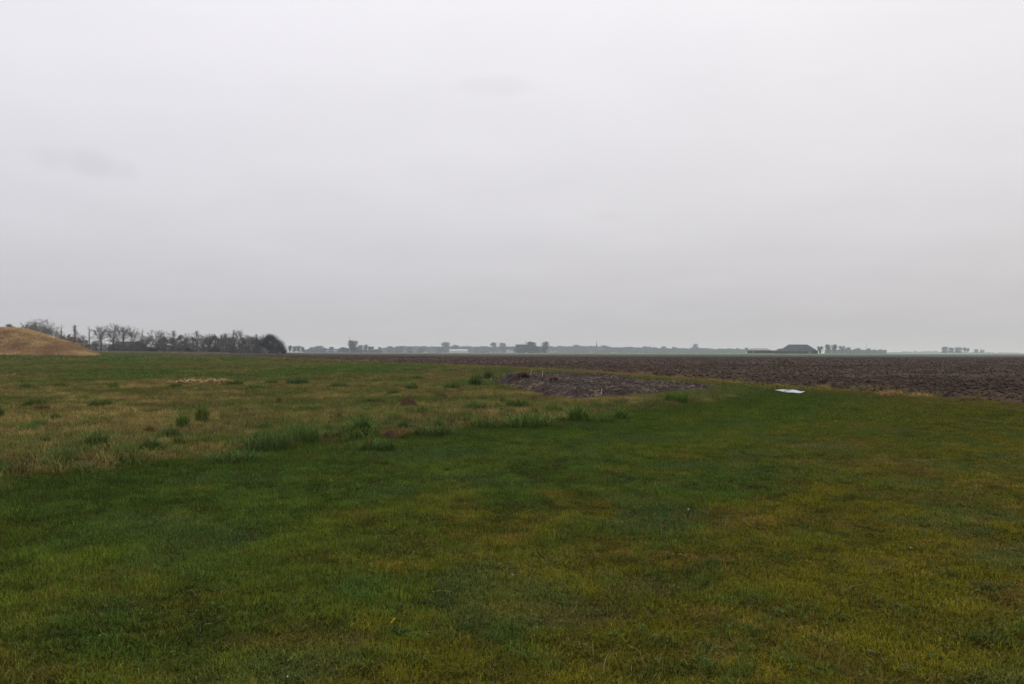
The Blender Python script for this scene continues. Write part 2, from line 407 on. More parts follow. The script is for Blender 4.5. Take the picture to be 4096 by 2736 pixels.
allv = np.stack([fx, fy, ZZ - (FD.ravel() < 0) * np.where(LD.ravel() > 0, 0.012, 0.035)], 1)
def region(name, mask, colours, mat):
    q = quads[mask]; used = np.unique(q); mp = np.full(len(fx), -1, np.int64); mp[used] = np.arange(len(used))
    me = mesh_np(name, allv[used], mp[q])
    me.polygons.foreach_set('use_smooth', np.ones(len(q), bool))
    add_attr(me, 'col', colours[used], 'FLOAT_COLOR')
    return tag(obj(name, me, mat), kind='structure')
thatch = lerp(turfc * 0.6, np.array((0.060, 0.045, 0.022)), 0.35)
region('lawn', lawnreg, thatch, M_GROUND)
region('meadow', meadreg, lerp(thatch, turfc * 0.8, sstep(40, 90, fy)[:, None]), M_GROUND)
region('ploughed_field', fieldreg, soilc, M_SOIL)
farc = lerp(np.array((0.070, 0.120, 0.028)), np.array((0.09, 0.095, 0.04)), sstep(0.45, 0.7, fbm(fx * 0.003, fy * 0.002, 141, 3))[:, None])
region('grassland', farreg, farc, M_GROUND)
mb = MB(); mb.quad((-15000, -15000, -0.6), (15000, -15000, -0.6), (15000, 15000, -0.6), (-15000, 15000, -0.6))
tag(mb.build('ground', M_FAR), kind='structure')

# ------------------------------------------------------------------ scattering by geometry nodes
def blade_patch(name, seed, n, radius, hgt, width, lean=0.5, dry=0.15, seg=2, hvar=0.5, mat=M_BLADE, curl=0.5):
    r = np.random.default_rng(seed)
    rr = radius * np.sqrt(r.random(n)); an = r.random(n) * 6.2832
    bx, by = rr * np.cos(an), rr * np.sin(an)
    yaw = r.random(n) * 6.2832; ln = hgt * (1 - hvar + hvar * 2 * r.random(n)); le = lean * (r.random(n) ** 0.7)
    wd = width * (0.6 + 0.8 * r.random(n)); fa = yaw + 1.57 + (r.random(n) - .5) * 1.2
    V = []; Fc = []
    ts = np.linspace(0, 1, seg + 1)
    for i, t in enumerate(ts):
        bend = le * t + curl * le * t * t
        hx = bx + np.cos(yaw) * ln * np.sin(np.clip(bend, 0, 1.7)) * t
        hy = by + np.sin(yaw) * ln * np.sin(np.clip(bend, 0, 1.7)) * t
        hz = ln * t * np.cos(np.clip(bend, 0, 1.7)) - 0.006
        w = wd * (1 - t ** 1.5) * 0.5
        if i < seg:
            V.append(np.stack([hx - np.cos(fa) * w, hy - np.sin(fa) * w, hz], 1)); V.append(np.stack([hx + np.cos(fa) * w, hy + np.sin(fa) * w, hz], 1))
        else: V.append(np.stack([hx, hy, hz], 1))
    k = len(V); VV = np.stack(V, 1).reshape(-1, 3); base = np.arange(n)[:, None] * k
    tris = []
    for i in range(seg - 1):
        a = 2 * i; tris += [(a, a + 1, a + 3), (a, a + 3, a + 2)]
    tris.append((2 * seg - 2, 2 * seg - 1, 2 * seg))
    FF = (base[:, :, None] + np.array(tris)[None]).reshape(-1, 3)
    me = mesh_np(name, VV, FF)
    add_attr(me, 'rnd', np.repeat(r.random(n), k)); add_attr(me, 'dry', np.repeat((r.random(n) < dry) * (0.4 + 0.6 * r.random(n)), k))
    me.materials.append(mat)
    return me
def clod_mesh(name, seed, mat):
    r = np.random.default_rng(seed)
    import bmesh
    bm = bmesh.new(); bmesh.ops.create_icosphere(bm, subdivisions=2, radius=0.5)
    for v in bm.verts:
        p = v.co; k = 0.75 + 0.5 * float(vnoise(np.array([p.x * 2.5 + seed * 7.7 + 20]), np.array([p.y * 2.5 + p.z * 3.1 + 20]), seed)[0])
        v.co = Vector((p.x * k, p.y * k * 0.85, p.z * k * 0.7)) + Vector(r.normal(0, 0.03, 3))
    me = bpy.data.meshes.new(name); bm.to_mesh(me); bm.free(); me.materials.append(mat)
    return me
def scatter(name, pts, rot, scl, col, ids, meshes, kind='stuff'):
    """one object whose points carry an instance each"""
    src = bpy.data.collections.new(name + '_source')
    for i, me in enumerate(meshes):
        src.objects.link(bpy.data.objects.new('source_%03d' % i, me))
    pm = bpy.data.meshes.new(name); pm.vertices.add(len(pts)); pm.vertices.foreach_set('co', np.asarray(pts, np.float32).ravel())
    add_attr(pm, 'rot', rot, 'FLOAT_VECTOR'); add_attr(pm, 'scl', scl, 'FLOAT_VECTOR'); add_attr(pm, 'col', col, 'FLOAT_COLOR'); add_attr(pm, 'ids', ids, 'INT')
    o = obj(name, pm)
    ng = bpy.data.node_groups.new(name + '_nodes', 'GeometryNodeTree')
    ng.interface.new_socket('Geometry', in_out='INPUT', socket_type='NodeSocketGeometry')
    ng.interface.new_socket('Geometry', in_out='OUTPUT', socket_type='NodeSocketGeometry')
    n, l = ng.nodes, ng.links
    gi, go = n.new('NodeGroupInput'), n.new('NodeGroupOutput')
    ci = n.new('GeometryNodeCollectionInfo'); ci.inputs['Collection'].default_value = src
    ci.inputs['Separate Children'].default_value = True; ci.inputs['Reset Children'].default_value = True
    ip = n.new('GeometryNodeInstanceOnPoints'); ip.inputs['Pick Instance'].default_value = True
    def na(nm, t):
        a = n.new('GeometryNodeInputNamedAttribute'); a.data_type = t; a.inputs['Name'].default_value = nm; return a.outputs['Attribute']
    l.new(gi.outputs[0], ip.inputs['Points']); l.new(ci.outputs[0], ip.inputs['Instance'])
    l.new(na('ids', 'INT'), ip.inputs['Instance Index'])
    e2r = n.new('FunctionNodeEulerToRotation'); l.new(na('rot', 'FLOAT_VECTOR'), e2r.inputs[0]); l.new(e2r.outputs[0], ip.inputs['Rotation'])
    l.new(na('scl', 'FLOAT_VECTOR'), ip.inputs['Scale']); l.new(ip.outputs[0], go.inputs[0])
    md = o.modifiers.new('scatter', 'NODES'); md.node_group = ng
    return tag(o, kind=kind)
RNG = np.random.default_rng(7)
def wedge(n, d0, d1, tw=0.86):
    y = np.sqrt(RNG.random(n) * (d1 * d1 - d0 * d0) + d0 * d0); t = (RNG.random(n) * 2 - 1) * tw
    return y * t, y
def area(d0, d1, tw=0.86): return tw * (d1 * d1 - d0 * d0)

def in_heap(x, y):                            # filled in below, heap outline on the ground
    inside = np.zeros(len(x), bool); px = HEAP[:, 0]; py = HEAP[:, 1]; j = len(HEAP) - 1
    for i in range(len(HEAP)):
        c = ((py[i] > y) != (py[j] > y)) & (x < (px[j] - px[i]) * (y - py[i]) / (py[j] - py[i] + 1e-12) + px[i])
        inside ^= c; j = i
    return inside
HEAP = np.array([(-1.1, 41.8), (0.1, 34.5), (1.1, 28.6), (2.1, 26.6), (3.7, 27.9), (5.5, 30.4), (7.5, 32.9), (9.3, 34.6), (9.5, 37), (7.0, 38.8), (4.5, 40.5), (2, 43.5), (-0.3, 45.5)])
def heap_height(x, y):
    dist = np.full(len(x), 1e9)
    for i in range(len(HEAP)):
        a, b = HEAP[i], HEAP[(i + 1) % len(HEAP)]; ab = b - a
        t = np.clip(((x - a[0]) * ab[0] + (y - a[1]) * ab[1]) / (ab @ ab), 0, 1)
        dist = np.minimum(dist, np.hypot(x - a[0] - ab[0] * t, y - a[1] - ab[1] * t))
    s = np.where(in_heap(x, y), dist, -dist) + (fbm(x * 1.2, y * 1.2, 61, 3) - 0.5) * 1.2
    back = sstep(28, 42, y); rightward = sstep(2.5, 8.5, x)
    top = lerp(0.20, 0.48, back) * (1 - 0.55 * rightward)
    z = (top + .05) * sstep(-0.15, 1.3, s)
    z = z + sstep(-0.1, 0.5, s) * ((fbm(x * 3.2, y * 3.2, 62, 4, 0.65) - 0.5) * 0.20 + np.exp(-(((x - 4.6) / 1.0) ** 2 + ((y - 39) / 1.2) ** 2)) * 0.15)
    return np.where(s > -0.2, z, -0.1), s

# ---- lawn and meadow grass
near_p = [blade_patch('grass_patch', 11 + i, 170, 0.095, 0.040, 0.0038, 1.15, 0.13, 2, 0.5) for i in range(5)]
mid_p = [blade_patch('grass_patch', 31 + i, 190, 0.20, 0.045, 0.0080, 1.0, 0.13, 2, 0.5) for i in range(4)]
mead_p = [blade_patch('meadow_patch', 51 + i, 170, 0.19, 0.095, 0.0060, 1.3, 0.22, 3, 0.6) for i in range(5)]
far_p = [blade_patch('meadow_patch', 71 + i, 150, 0.45, 0.095, 0.020, 1.1, 0.2, 2, 0.6) for i in range(4)]
dist_p = [blade_patch('meadow_patch', 91 + i, 130, 1.5, 0.16, 0.07, 1.0, 0.2, 2, 0.6) for i in range(3)]
def lattice(d0, d1, step, tw=0.86):
    gx = np.arange(-tw * d1, tw * d1, step); gy = np.arange(d0, d1, step); x, y = np.meshgrid(gx, gy); x, y = x.ravel(), y.ravel()
    ok = np.abs(x) < tw * y + step; x, y = x[ok], y[ok]; k = len(x)
    return x + (RNG.random(k) - .5) * step * 1.1, y + (RNG.random(k) - .5) * step * 1.1
def grass_points(step, d0, d1, sel):
    x, y = lattice(d0, d1, step); ok = sel(x, y) & (field_dist(x, y) < 0.25) & ~in_heap(x, y)
    x, y = x[ok], y[ok]; c, h, mk = turf(x, y); z = height(x, y)
    return x, y, z, c, h, mk
def grass(name, bands, sel, label, vary=.15, brown=0.0):
    P_, R_, S_, C_, I_ = [], [], [], [], []; meshes = []
    for d0, d1, rad, cover, ms, ref in bands:
        x, y, z, c, h, mk = grass_points(rad * math.sqrt(3.1416 / cover), d0, d1, sel); k = len(x)
        P_.append(np.stack([x, y, z], 1)); R_.append(np.stack([RNG.normal(0, 0.10, k), RNG.normal(0, 0.10, k), RNG.random(k) * 6.2832], 1))
        s = 0.85 + 0.3 * RNG.random(k); S_.append(np.stack([s, s, h / ref * (0.75 + 0.5 * RNG.random(k))], 1))
        c = c * (1 - vary + 2 * vary * RNG.random(k))[:, None]; b_ = (RNG.random(k) < brown) * (.3 + .6 * RNG.random(k))
        c = lerp(c, np.where(RNG.random((k, 1)) < .5, np.array((.11, .062, .034)), np.array((.058, .10, .02))), b_[:, None])
        C_.append(c); I_.append(RNG.integers(0, len(ms), k) + len(meshes)); meshes += ms
    o = scatter(name, np.concatenate(P_), np.concatenate(R_), np.concatenate(S_), np.concatenate(C_), np.concatenate(I_), meshes)
    return tag(o, label, 'grass')
grass('lawn_grass', [(2.6, 9, 0.095, 3.6, near_p, .042), (9, 18, 0.11, 2.6, near_p, .042), (18, 34, 0.20, 2.4, mid_p, .042), (34, 90, 0.45, 1.8, far_p, .08)],
      lambda x, y: lawn_dist(x, y) > 0, 'short mown green and mossy grass covering the near lawn')
grass('meadow_grass', [(6, 22, 0.19, 2.4, mead_p, .10), (22, 45, 0.24, 2.4, mead_p, .095), (45, 110, 0.45, 1.5, far_p, .09), (110, 330, 1.5, 1.6, dist_p, .09)],
      lambda x, y: lawn_dist(x, y) <= 0, 'rough tan and green grass of the unmown meadow', .34, .22)

# ---- coarse clumps along the ragged edge, and stray long blades in the lawn
clump_p = [blade_patch('coarse_clump', 400 + i, 120, 0.13, 0.17, 0.007, 0.95, 0.14, 3, 0.55, curl=.8) for i in range(5)]
x, y = lattice(5, 60, 0.24); ld = lawn_dist(x, y); nn = fbm(x * .9, y * .9, 181, 3, .6); n2_ = fbm(x * 2.5, y * 2.5, 182, 2)
want = np.exp(-((ld + .5) / .9) ** 2) * .75 + .17 * (ld < 0)
ok = (ld < .35) & (field_dist(x, y) < -.4) & ~in_heap(x, y) & (nn * .6 + n2_ * .4 > .80 - .37 * want) & (RNG.random(len(x)) < .8)
x, y = x[ok], y[ok]; k = len(x); c, h, mk = turf(x, y); gr = RNG.random(k)
c = lerp(np.array((0.064, 0.104, 0.020)), c, (.5 * gr)[:, None]); c = np.where(RNG.random((k, 1)) < .22, np.array((.12, .075, .036)) * (.6 + .8 * RNG.random((k, 1))), c); s = .7 + .7 * RNG.random(k); zs = s * (.5 + .8 * RNG.random(k)) * (1 - .4 * sstep(25, 50, y))
o = scatter('coarse_grass', np.stack([x, y, height(x, y) - .01], 1), np.stack([RNG.normal(0, .12, k), RNG.normal(0, .12, k), RNG.random(k) * 6.28], 1), np.stack([s, s, zs], 1), c, RNG.integers(0, 5, k), clump_p)
tag(o, 'ragged coarse grass along the edge between meadow and lawn', 'grass')
stray_p = [blade_patch('stray_blades', 420 + i, 4, 0.16, 0.075, 0.0030, 1.5, 0.0, 4, 0.5, curl=1.0) for i in range(6)]
tuft_p = [blade_patch('lawn_tuft', 440 + i, 90, 0.06, 0.062, 0.0036, 1.0, 0.08, 3, 0.5, curl=.8) for i in range(4)]
x, y = lattice(2.6, 14, 0.15); ok = (lawn_dist(x, y) > 0) & (RNG.random(len(x)) < .8 * sstep(.35, .65, fbm(x * .7, y * .7, 192, 3))); x, y = x[ok], y[ok]; k = len(x)
col = lerp(np.array((0.13, 0.115, 0.03)), np.array((0.24, 0.18, 0.072)), RNG.random((k, 1)) ** 1.5)
x2, y2 = lattice(2.6, 16, 0.16); ok = (lawn_dist(x2, y2) > 0) & (fbm(x2 * 1.6, y2 * 1.6, 191, 3, .6) + .2 * (RNG.random(len(x2)) - .5) > .60); x2, y2 = x2[ok], y2[ok]; k2 = len(x2)
c2, _, _ = turf(x2, y2); c2 = lerp(c2, np.array((0.062, 0.112, 0.022)), .55)
X, Y = np.append(x, x2), np.append(y, y2); s = .7 + .6 * RNG.random(k + k2)
o = scatter('stray_grass', np.stack([X, Y, height(X, Y)], 1), np.stack([0 * X, 0 * X, RNG.random(k + k2) * 6.28], 1), np.stack([s, s, s], 1), np.vstack([col, c2]), np.append(RNG.integers(0, 6, k), 6 + RNG.integers(0, 4, k2)), stray_p + tuft_p)
tag(o, 'longer pale blades and tufts standing out of the near lawn', 'grass')

# little broad-leaved weeds between the grass
def rosette(seed):
    r = np.random.default_rng(seed); V, Fc = [], []
    for i in range(9):
        a = 6.2832 * i / 9 + r.normal(0, .25); ln = .012 + .016 * r.random(); w = ln * (.34 + .12 * r.random()); d = np.array([math.cos(a), math.sin(a)]); q = np.array([-d[1], d[0]]); b = len(V); c0 = d * .01 * r.random() + r.normal(0, .012, 2); z = .022 + .02 * r.random()
        for t_, k_, dz in ((0, .15, 0), (.35, 1, .004), (.7, .9, .006), (1, .2, .002)):
            p_ = c0 + d * ln * t_; V.append((*(p_ - q * w * k_), z + dz + .003)); V.append((*p_, z + dz)); V.append((*(p_ + q * w * k_), z + dz + .003))
        for j in range(3):
            e = b + 3 * j; Fc += [(e, e + 1, e + 4, e + 3), (e + 1, e + 2, e + 5, e + 4)]
    me = mesh_np('weed_leaves', V, Fc); add_attr(me, 'rnd', np.repeat(r.random(9), 12)); add_attr(me, 'dry', np.zeros(len(V))); me.materials.append(M_BLADE); return me
ros = [rosette(500 + i) for i in range(5)]
x, y = lattice(2.6, 11, 0.07); ok = (lawn_dist(x, y) > .5) & (fbm(x * 1.1, y * 1.1, 195, 4, .6) > .57) & (RNG.random(len(x)) < .22); x, y = x[ok], y[ok]; k = len(x); s = .35 + .4 * RNG.random(k)
o = scatter('lawn_weeds', np.stack([x, y, height(x, y)], 1), np.stack([RNG.normal(0, .15, k), RNG.normal(0, .15, k), RNG.random(k) * 6.28], 1), np.stack([s, s, s], 1),
            lerp(np.array((0.036, 0.070, 0.018)), np.array((0.066, 0.092, 0.024)), RNG.random((k, 1))), RNG.integers(0, 5, k), ros)
tag(o, 'patches of small broad leaved weeds low in the near lawn', 'weeds')

# ---- clods on the ploughed field
clods = [clod_mesh('clod', 200 + i, M_CLOD) for i in range(6)]
P_, R_, S_, C_, I_ = [], [], [], [], []
for d0, d1, n, s0, s1 in ((18, 50, 90000, .04, .19), (50, 110, 90000, .07, .24), (110, 300, 80000, .14, .36)):
    x, y = wedge(n, d0, d1, 0.9); ok = field_dist(x, y) > 0.25; x, y = x[ok], y[ok]; k = len(x)
    s = s0 + (s1 - s0) * RNG.random(k) ** 2.5
    P_.append(np.stack([x, y, height(x, y) + s * 0.12], 1)); R_.append(RNG.random((k, 3)) * np.array([0.6, 0.6, 6.28]))
    S_.append(np.stack([s * (0.8 + .6 * RNG.random(k)), s, s * (0.7 + .4 * RNG.random(k))], 1))
    C_.append(soil_col(x, y) * (0.82 + 0.36 * RNG.random(k))[:, None]); I_.append(RNG.integers(0, 6, k))
o = scatter('soil_clods', np.concatenate(P_), np.concatenate(R_), np.concatenate(S_), np.concatenate(C_), np.concatenate(I_), clods)
tag(o, 'dark brown clods of earth covering the ploughed field', 'soil')

# ------------------------------------------------------------------ grass mound at the left
M_MOUND = mat_attr('dead_grass_slope', 'col', 'GEOMETRY', rough=0.95, spec=0.05, noise=0.3, nscale=1.2, bump=0.15)
MD = 195.0
def mound_col(x, y):
    a = fbm(x * 0.09, y * 0.09, 151, 4); b = fbm(x * 0.5, y * 0.5, 152, 3)
    c = lerp(np.array((0.36, 0.21, 0.115)), np.array((0.56, 0.385, 0.19)), sstep(0.35, 0.62, a)[:, None])
    c = lerp(c, np.array((0.28, 0.22, 0.08)), (0.5 * sstep(0.55, 0.7, b))[:, None])
    return c
_mp = [(-420, 1345), (-250, 1325), (-100, 1316), (0, 1311), (60, 1310), (110, 1318), (160, 1334), (210, 1352), (260, 1366), (300, 1378), (345, 1396), (380, 1411), (398, 1424), (440, 1434)]
_mx = np.array([P(p, 1400, MD).x for p, q in _mp]); _mz = np.array([P(p, q, MD).z for p, q in _mp])
def mound_z(x, y):
    top = np.interp(x * MD / y, _mx, _mz) - 0.50
    g = rise(x, y) + 0.05
    prof = np.clip(1 - ((y - MD) / 26.0) ** 2, 0, 1); prof = prof * prof * (3 - 2 * prof)
    return g - 0.25 + np.clip(top - g + 0.25, 0, None) * prof + (fbm(x * 0.15, y * 0.15, 153, 4) - 0.5) * 0.8 * prof * sstep(0.3, 2.5, top - g) + (fbm(x * .5, y * .5, 154, 3) - .5) * .35 * prof
gx = np.linspace(_mx[0], _mx[-1] + 26, 320); gy = np.linspace(MD - 27, MD + 27, 70)
mxx, myy = np.meshgrid(gx, gy); a, b = mxx.ravel(), myy.ravel(); mz = mound_z(a, b)
mi = np.arange(len(a)).reshape(mxx.shape)
me = mesh_np('hill', np.stack([a, b, mz], 1), np.stack([mi[:-1, :-1], mi[:-1, 1:], mi[1:, 1:], mi[1:, :-1]], -1).reshape(-1, 4))
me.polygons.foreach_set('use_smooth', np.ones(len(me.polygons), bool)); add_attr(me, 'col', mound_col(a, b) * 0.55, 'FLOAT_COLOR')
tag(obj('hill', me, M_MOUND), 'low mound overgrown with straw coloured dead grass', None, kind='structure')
hp = [blade_patch('mound_patch', 121 + i, 160, 0.9, 0.32, 0.030, 1.0, 0.2, 2, 0.6) for i in range(4)]
k = 9000
x = _mx[0] + RNG.random(k) * (_mx[-1] + 20 - _mx[0]); y = MD - 26 + RNG.random(k) * 34; z = mound_z(x, y)
ok = z > rise(x, y) - 0.05; x, y, z = x[ok], y[ok], z[ok]; k = len(x)
s = 0.8 + 0.5 * RNG.random(k)
o = scatter('mound_grass', np.stack([x, y, z], 1), np.stack([0 * x, 0 * x, RNG.random(k) * 6.28], 1), np.stack([s, s, s], 1), mound_col(x, y) * (0.8 + .4 * RNG.random(k))[:, None], RNG.integers(0, 4, k), hp)
tag(o, 'tall dead straw coloured grass on the mound', 'grass')
M_WHITE = mat_noise('weathered_white', (0.62, 0.63, 0.64), (0.75, 0.76, 0.77), 2.0, 0.6)
p = P(31, 1419, 160); mb = MB(); mb.tube((0, 0, 0), (0.02, 0, 0.62), 0.06, 0.055, 8); mb.tube((0.02, 0, 0.62), (0.02, 0, 0.66), 0.05, 0.02, 8)
o = mb.build('marker_post', M_WHITE, None, (p.x, p.y, float(rise(np.array([p.x]), np.array([p.y]))[0]) - 0.05)); tag(o, 'small white marker post at the foot of the grassy mound', 'post')

# ------------------------------------------------------------------ soil heap
gx = np.arange(-2.6, 11.2, 0.055); gy = np.arange(25.4, 47.0, 0.085)
hx, hy = np.meshgrid(gx, gy); a, b = hx.ravel(), hy.ravel(); hz, hs = heap_height(a, b)
hi = np.arange(len(a)).reshape(hx.shape); hq = np.stack([hi[:-1, :-1], hi[:-1, 1:], hi[1:, 1:], hi[1:, :-1]], -1).reshape(-1, 4)
hq = hq[(hs[hq] > -0.12).all(1)]; us = np.unique(hq); mp = np.full(len(a), -1); mp[us] = np.arange(len(us))
hcol = lerp(np.array((0.034, 0.025, 0.022)), np.array((0.068, 0.052, 0.045)), sstep(0.3, 0.7, fbm(a * 0.8, b * 0.8, 63, 4))[:, None])
hcol = lerp(hcol, np.array((0.15, 0.11, 0.07)), (0.6 * sstep(0.62, 0.72, fbm(a * 3, b * 2, 64, 3)))[:, None])
heap = thing('soil_heap', 'low spread heap of dark grey brown soil littered with stalks', 'soil heap', (4.0, 35.5, 0))
me = mesh_np('soil', np.stack([a - 4.0, b - 35.5, hz], 1)[us], mp[hq]); me.polygons.foreach_set('use_smooth', np.ones(len(me.polygons), bool)); add_attr(me, 'col', hcol[us], 'FLOAT_COLOR')
obj('soil', me, M_SOIL, heap)
n = 22000; x = -1.5 + RNG.random(n) * 11.2; y = 26 + RNG.random(n) * 20; z, s_ = heap_height(x, y); ok = s_ > -0.1 - .5 * (RNG.random(n) < .15); x, y, z = x[ok], y[ok], np.maximum(z[ok], .02); k = len(x)
s = 0.02 + 0.055 * RNG.random(k) ** 3
hc = scatter('loose_clods', np.stack([x - 4.0, y - 35.5, z + s * .2], 1), RNG.random((k, 3)) * np.array([.6, .6, 6.28]), np.stack([s * 1.2, s, s * .9], 1),
        lerp(np.array((0.034, 0.025, 0.022)), np.array((0.075, 0.057, 0.049)), (RNG.random(k) ** 1.5)[:, None]), RNG.integers(0, 6, k), clods)
hc.parent = heap
# finer chopped straw mixed in the heap
straw_p = [blade_patch('chopped_straw', 161 + i, 14, 0.35, 0.12, 0.014, 1.6, 0.0, 1, 0.7, curl=0.1) for i in range(4)]
n = 420; x = -1.5 + RNG.random(n) * 11.2; y = 26 + RNG.random(n) * 20; z, s_ = heap_height(x, y); ok = (s_ > 0.1) & (fbm(x * .6, y * .6, 66, 2) > 0.42); x, y, z = x[ok], y[ok], z[ok]; k = len(x)
hs2 = scatter('chopped_straw', np.stack([x - 4.0, y - 35.5, z + .02], 1), RNG.random((k, 3)) * np.array([.5, .5, 6.28]), np.ones((k, 3)) * (0.5 + RNG.random((k, 1))),
        lerp(np.array((0.10, 0.075, 0.05)), np.array((0.26, 0.19, 0.12)), RNG.random((k, 1)) ** 1.5), RNG.integers(0, 4, k), straw_p)
hs2.parent = heap

M_STALK = mat_noise('dry_stalk', (0.24, 0.16, 0.08), (0.36, 0.27, 0.15), 9, 0.7)
M_PALE = mat_noise('bleached_husk', (0.34, 0.31, 0.25), (0.46, 0.43, 0.37), 9, 0.7)
def stalk_mesh(seed):
    r = random.Random(seed); m = MB(); p0 = Vector((-0.5, 0, 0)); pts = [p0]
    dz = 0
    for i in range(5): pts.append(pts[-1] + Vector((0.2, r.uniform(-.05, .05), r.uniform(-.015, .04))))
    for i in range(5): m.tube(pts[i], pts[i + 1], 0.045 - .003 * i, 0.042 - .003 * i, 6)
    for i in (1, 3):                        # knots and a torn leaf
        m.tube(pts[i] - Vector((.015, 0, 0)), pts[i] + Vector((.015, 0, 0)), 0.055, 0.055, 6)
    q = pts[3]; m.quad(q, q + Vector((.1, .05, .05)), q + Vector((.24, .16, .03)), q + Vector((.12, .1, 0)))
    me = bpy.data.meshes.new('corn_stalk'); me.from_pydata(m.v, [], m.f); return me
stalk_me = []
for i in range(4):
    me = stalk_mesh(i); me.materials.append(M_STALK); stalk_me.append(me)
pale_me = []
for i in range(2):
    me = stalk_mesh(10 + i); me.materials.append(M_PALE); pale_me.append(me)
def on_heap(px, py):
    """first point of the heap along the sight line of a pixel"""
    for D in np.arange(26, 47, 0.15):
        q = P(px, py, D); h, s = heap_height(np.array([q.x]), np.array([q.y]))
        if s[0] > -0.1 and h[0] >= q.z: return Vector((q.x, q.y, h[0]))
    return None
def stalk(px, py, ln, yaw, tilt, pale=False, label=None, group=None, name='corn_stalk'):
    q = on_heap(px, py)
    if q is None: q = G(px, py); q.z = 0.08
    r = random.Random(int(px * 7 + py)); me = r.choice(pale_me if pale else stalk_me)
    o = obj(name, me, None, None, q + Vector((0, 0, 0.03 + 0.35 * ln * abs(math.sin(tilt)))))
    o.rotation_euler = (0, -tilt, yaw); o.scale = (ln, ln * .5 + .10, ln * .5 + .10)
    tag(o, label, 'stalk', group)
stalk(2126, 1504, .36, 0.3, 1.1, True, 'pale stalk sticking up at the back edge of the soil heap')
stalk(2171, 1511, .30, 1.0, 1.3, True, 'short upright pale stalk on the back rim of the heap')
stalk(2228, 1514, .22, 0.4, 1.2, True, 'small upright husk near the middle of the heap rim')
stalk(2068, 1556, .32, 0.5, 0.15, False, 'straw coloured stalk lying on the near slope at the tapered heap end')
stalk(2385, 1520, .42, -0.3, 0.1, False, 'long dry stalk lying on the crest of the heap')
stalk(2439, 1559, .34, 0.2, 0.25, False, 'orange dry stalk in the middle of the heap, raised at one end')
stalk(2468, 1562, .32, -0.1, 0.0, False, 'dry stalk lying flat beside the raised orange stalk')
stalk(2532, 1562, .22, -0.4, 0.1, False, 'short dry stalk towards the thin end of the heap')
stalk(2407, 1583, .25, 1.2, 0.9, True, 'white husk at the near foot of the heap')
stalk(1965, 1529, .26, 1.4, 0.9, True, 'white husk at the tapered far end of the heap')
stalk(2764, 1550, .35, 0.1, 0.2, True, 'pale lump on the low thin end of the soil heap')
rs = random.Random(3)
for i in range(34):
    stalk(rs.uniform(2060, 2700), rs.uniform(1512, 1580), rs.uniform(.08, .19), rs.uniform(-.9, .9), rs.choice([0, .1, .2, .5]), rs.random() < .3,
          'one of many short dry stalk pieces scattered over the heap', 'short stalk pieces littering the soil heap')

# ------------------------------------------------------------------ white panel on the grass
cn = [G(3100, 1562, .06), G(3152, 1557, .06), G(3219, 1567, .06), G(3186, 1573.5, .06)]
M_SHEET = mat_noise('white_plastic', (0.24, 0.29, 0.32), (0.42, 0.47, 0.51), 1.2, 0.45, spec=0.4, lo=.25, hi=.6)
ctr = sum(cn, Vector()) / 4
me_v, me_f = [], []
NN = 10
for lay in (0, 1):
    for i in range(NN + 1):
        for j in range(NN + 1):
            a = cn[0].lerp(cn[3], i / NN); b = cn[1].lerp(cn[2], i / NN); q = a.lerp(b, j / NN) - ctr
            z = 0.012 * math.sin(i * .9 + j * .4) + 0.05 * ((i / NN - .5) ** 2 + (j / NN - .5) ** 2)
            me_v.append((q.x, q.y, z + 0.055 - lay * 0.018))
W = NN + 1
for i in range(NN):
    for j in range(NN):
        a = i * W + j; me_f += [(a, a + 1, a + W + 1, a + W)]; b = a + W * W; me_f += [(b, b + W, b + W + 1, b + 1)]
for i in range(NN):
    for a, b in ((i, i + 1), (NN * W + i + 1, NN * W + i), ((i + 1) * W, i * W), (i * W + NN, (i + 1) * W + NN)): me_f.append((a, b, b + W * W, a + W * W))
me = bpy.data.meshes.new('plastic_sheet'); me.from_pydata(me_v, [], me_f); me.update()
tag(obj('plastic_sheet', me, M_SHEET, None, (ctr.x, ctr.y, 0)), 'flat white plastic sheet lying on the grass near the ploughed field', 'sheet')

# ------------------------------------------------------------------ tussocks
M_TUS = mat_attr('tussock_blade', 'col', 'OBJECT', rough=0.7, spec=0.03, blade=True)
for nd in M_TUS.node_tree.nodes:
    if nd.type == 'ATTRIBUTE' and nd.attribute_name == 'col': nd.attribute_name = 'tint'
tus = [blade_patch('tussock', 300 + i, 480, 0.36, 1.0, 0.020, 0.85, 0.10, 4, 0.45, mat=M_TUS, curl=0.8) for i in range(5)]
tusw = [blade_patch('tussock', 320 + i, 1100, 0.46, 0.5, 0.010, 0.75, 0.14, 3, 0.55, mat=M_TUS, curl=0.8) for i in range(4)]
TG = (0.082, 0.132, 0.026); TD = (0.056, 0.098, 0.022); TS = (0.30, 0.20, 0.075); TB = (0.14, 0.11, 0.036)
def tussock(px, py, w, h, colour=TG, label=None, group=None, name='grass_tussock'):
    q = G(px, py, 0.03); x, y = np.array([q.x]), np.array([q.y]); z = float(height(x, y)[0])
    r = random.Random(int(px * 3 + py)); k = upx(q.y)
    wide = w > 1.7 * h
    o = obj(name, r.choice(tusw if wide else tus), None, None, (q.x, q.y, z - 0.01)); s = 1.1 * w * k
    o.scale = (s, s, max(h * k, .06) * (2.4 if wide else 1.3)); o.rotation_euler = (0, 0, r.uniform(0, 6.28)); o['tint'] = [c * r.uniform(.88, 1.12) for c in colour] + [1.0]
    tag(o, label, 'grass tussock', group)
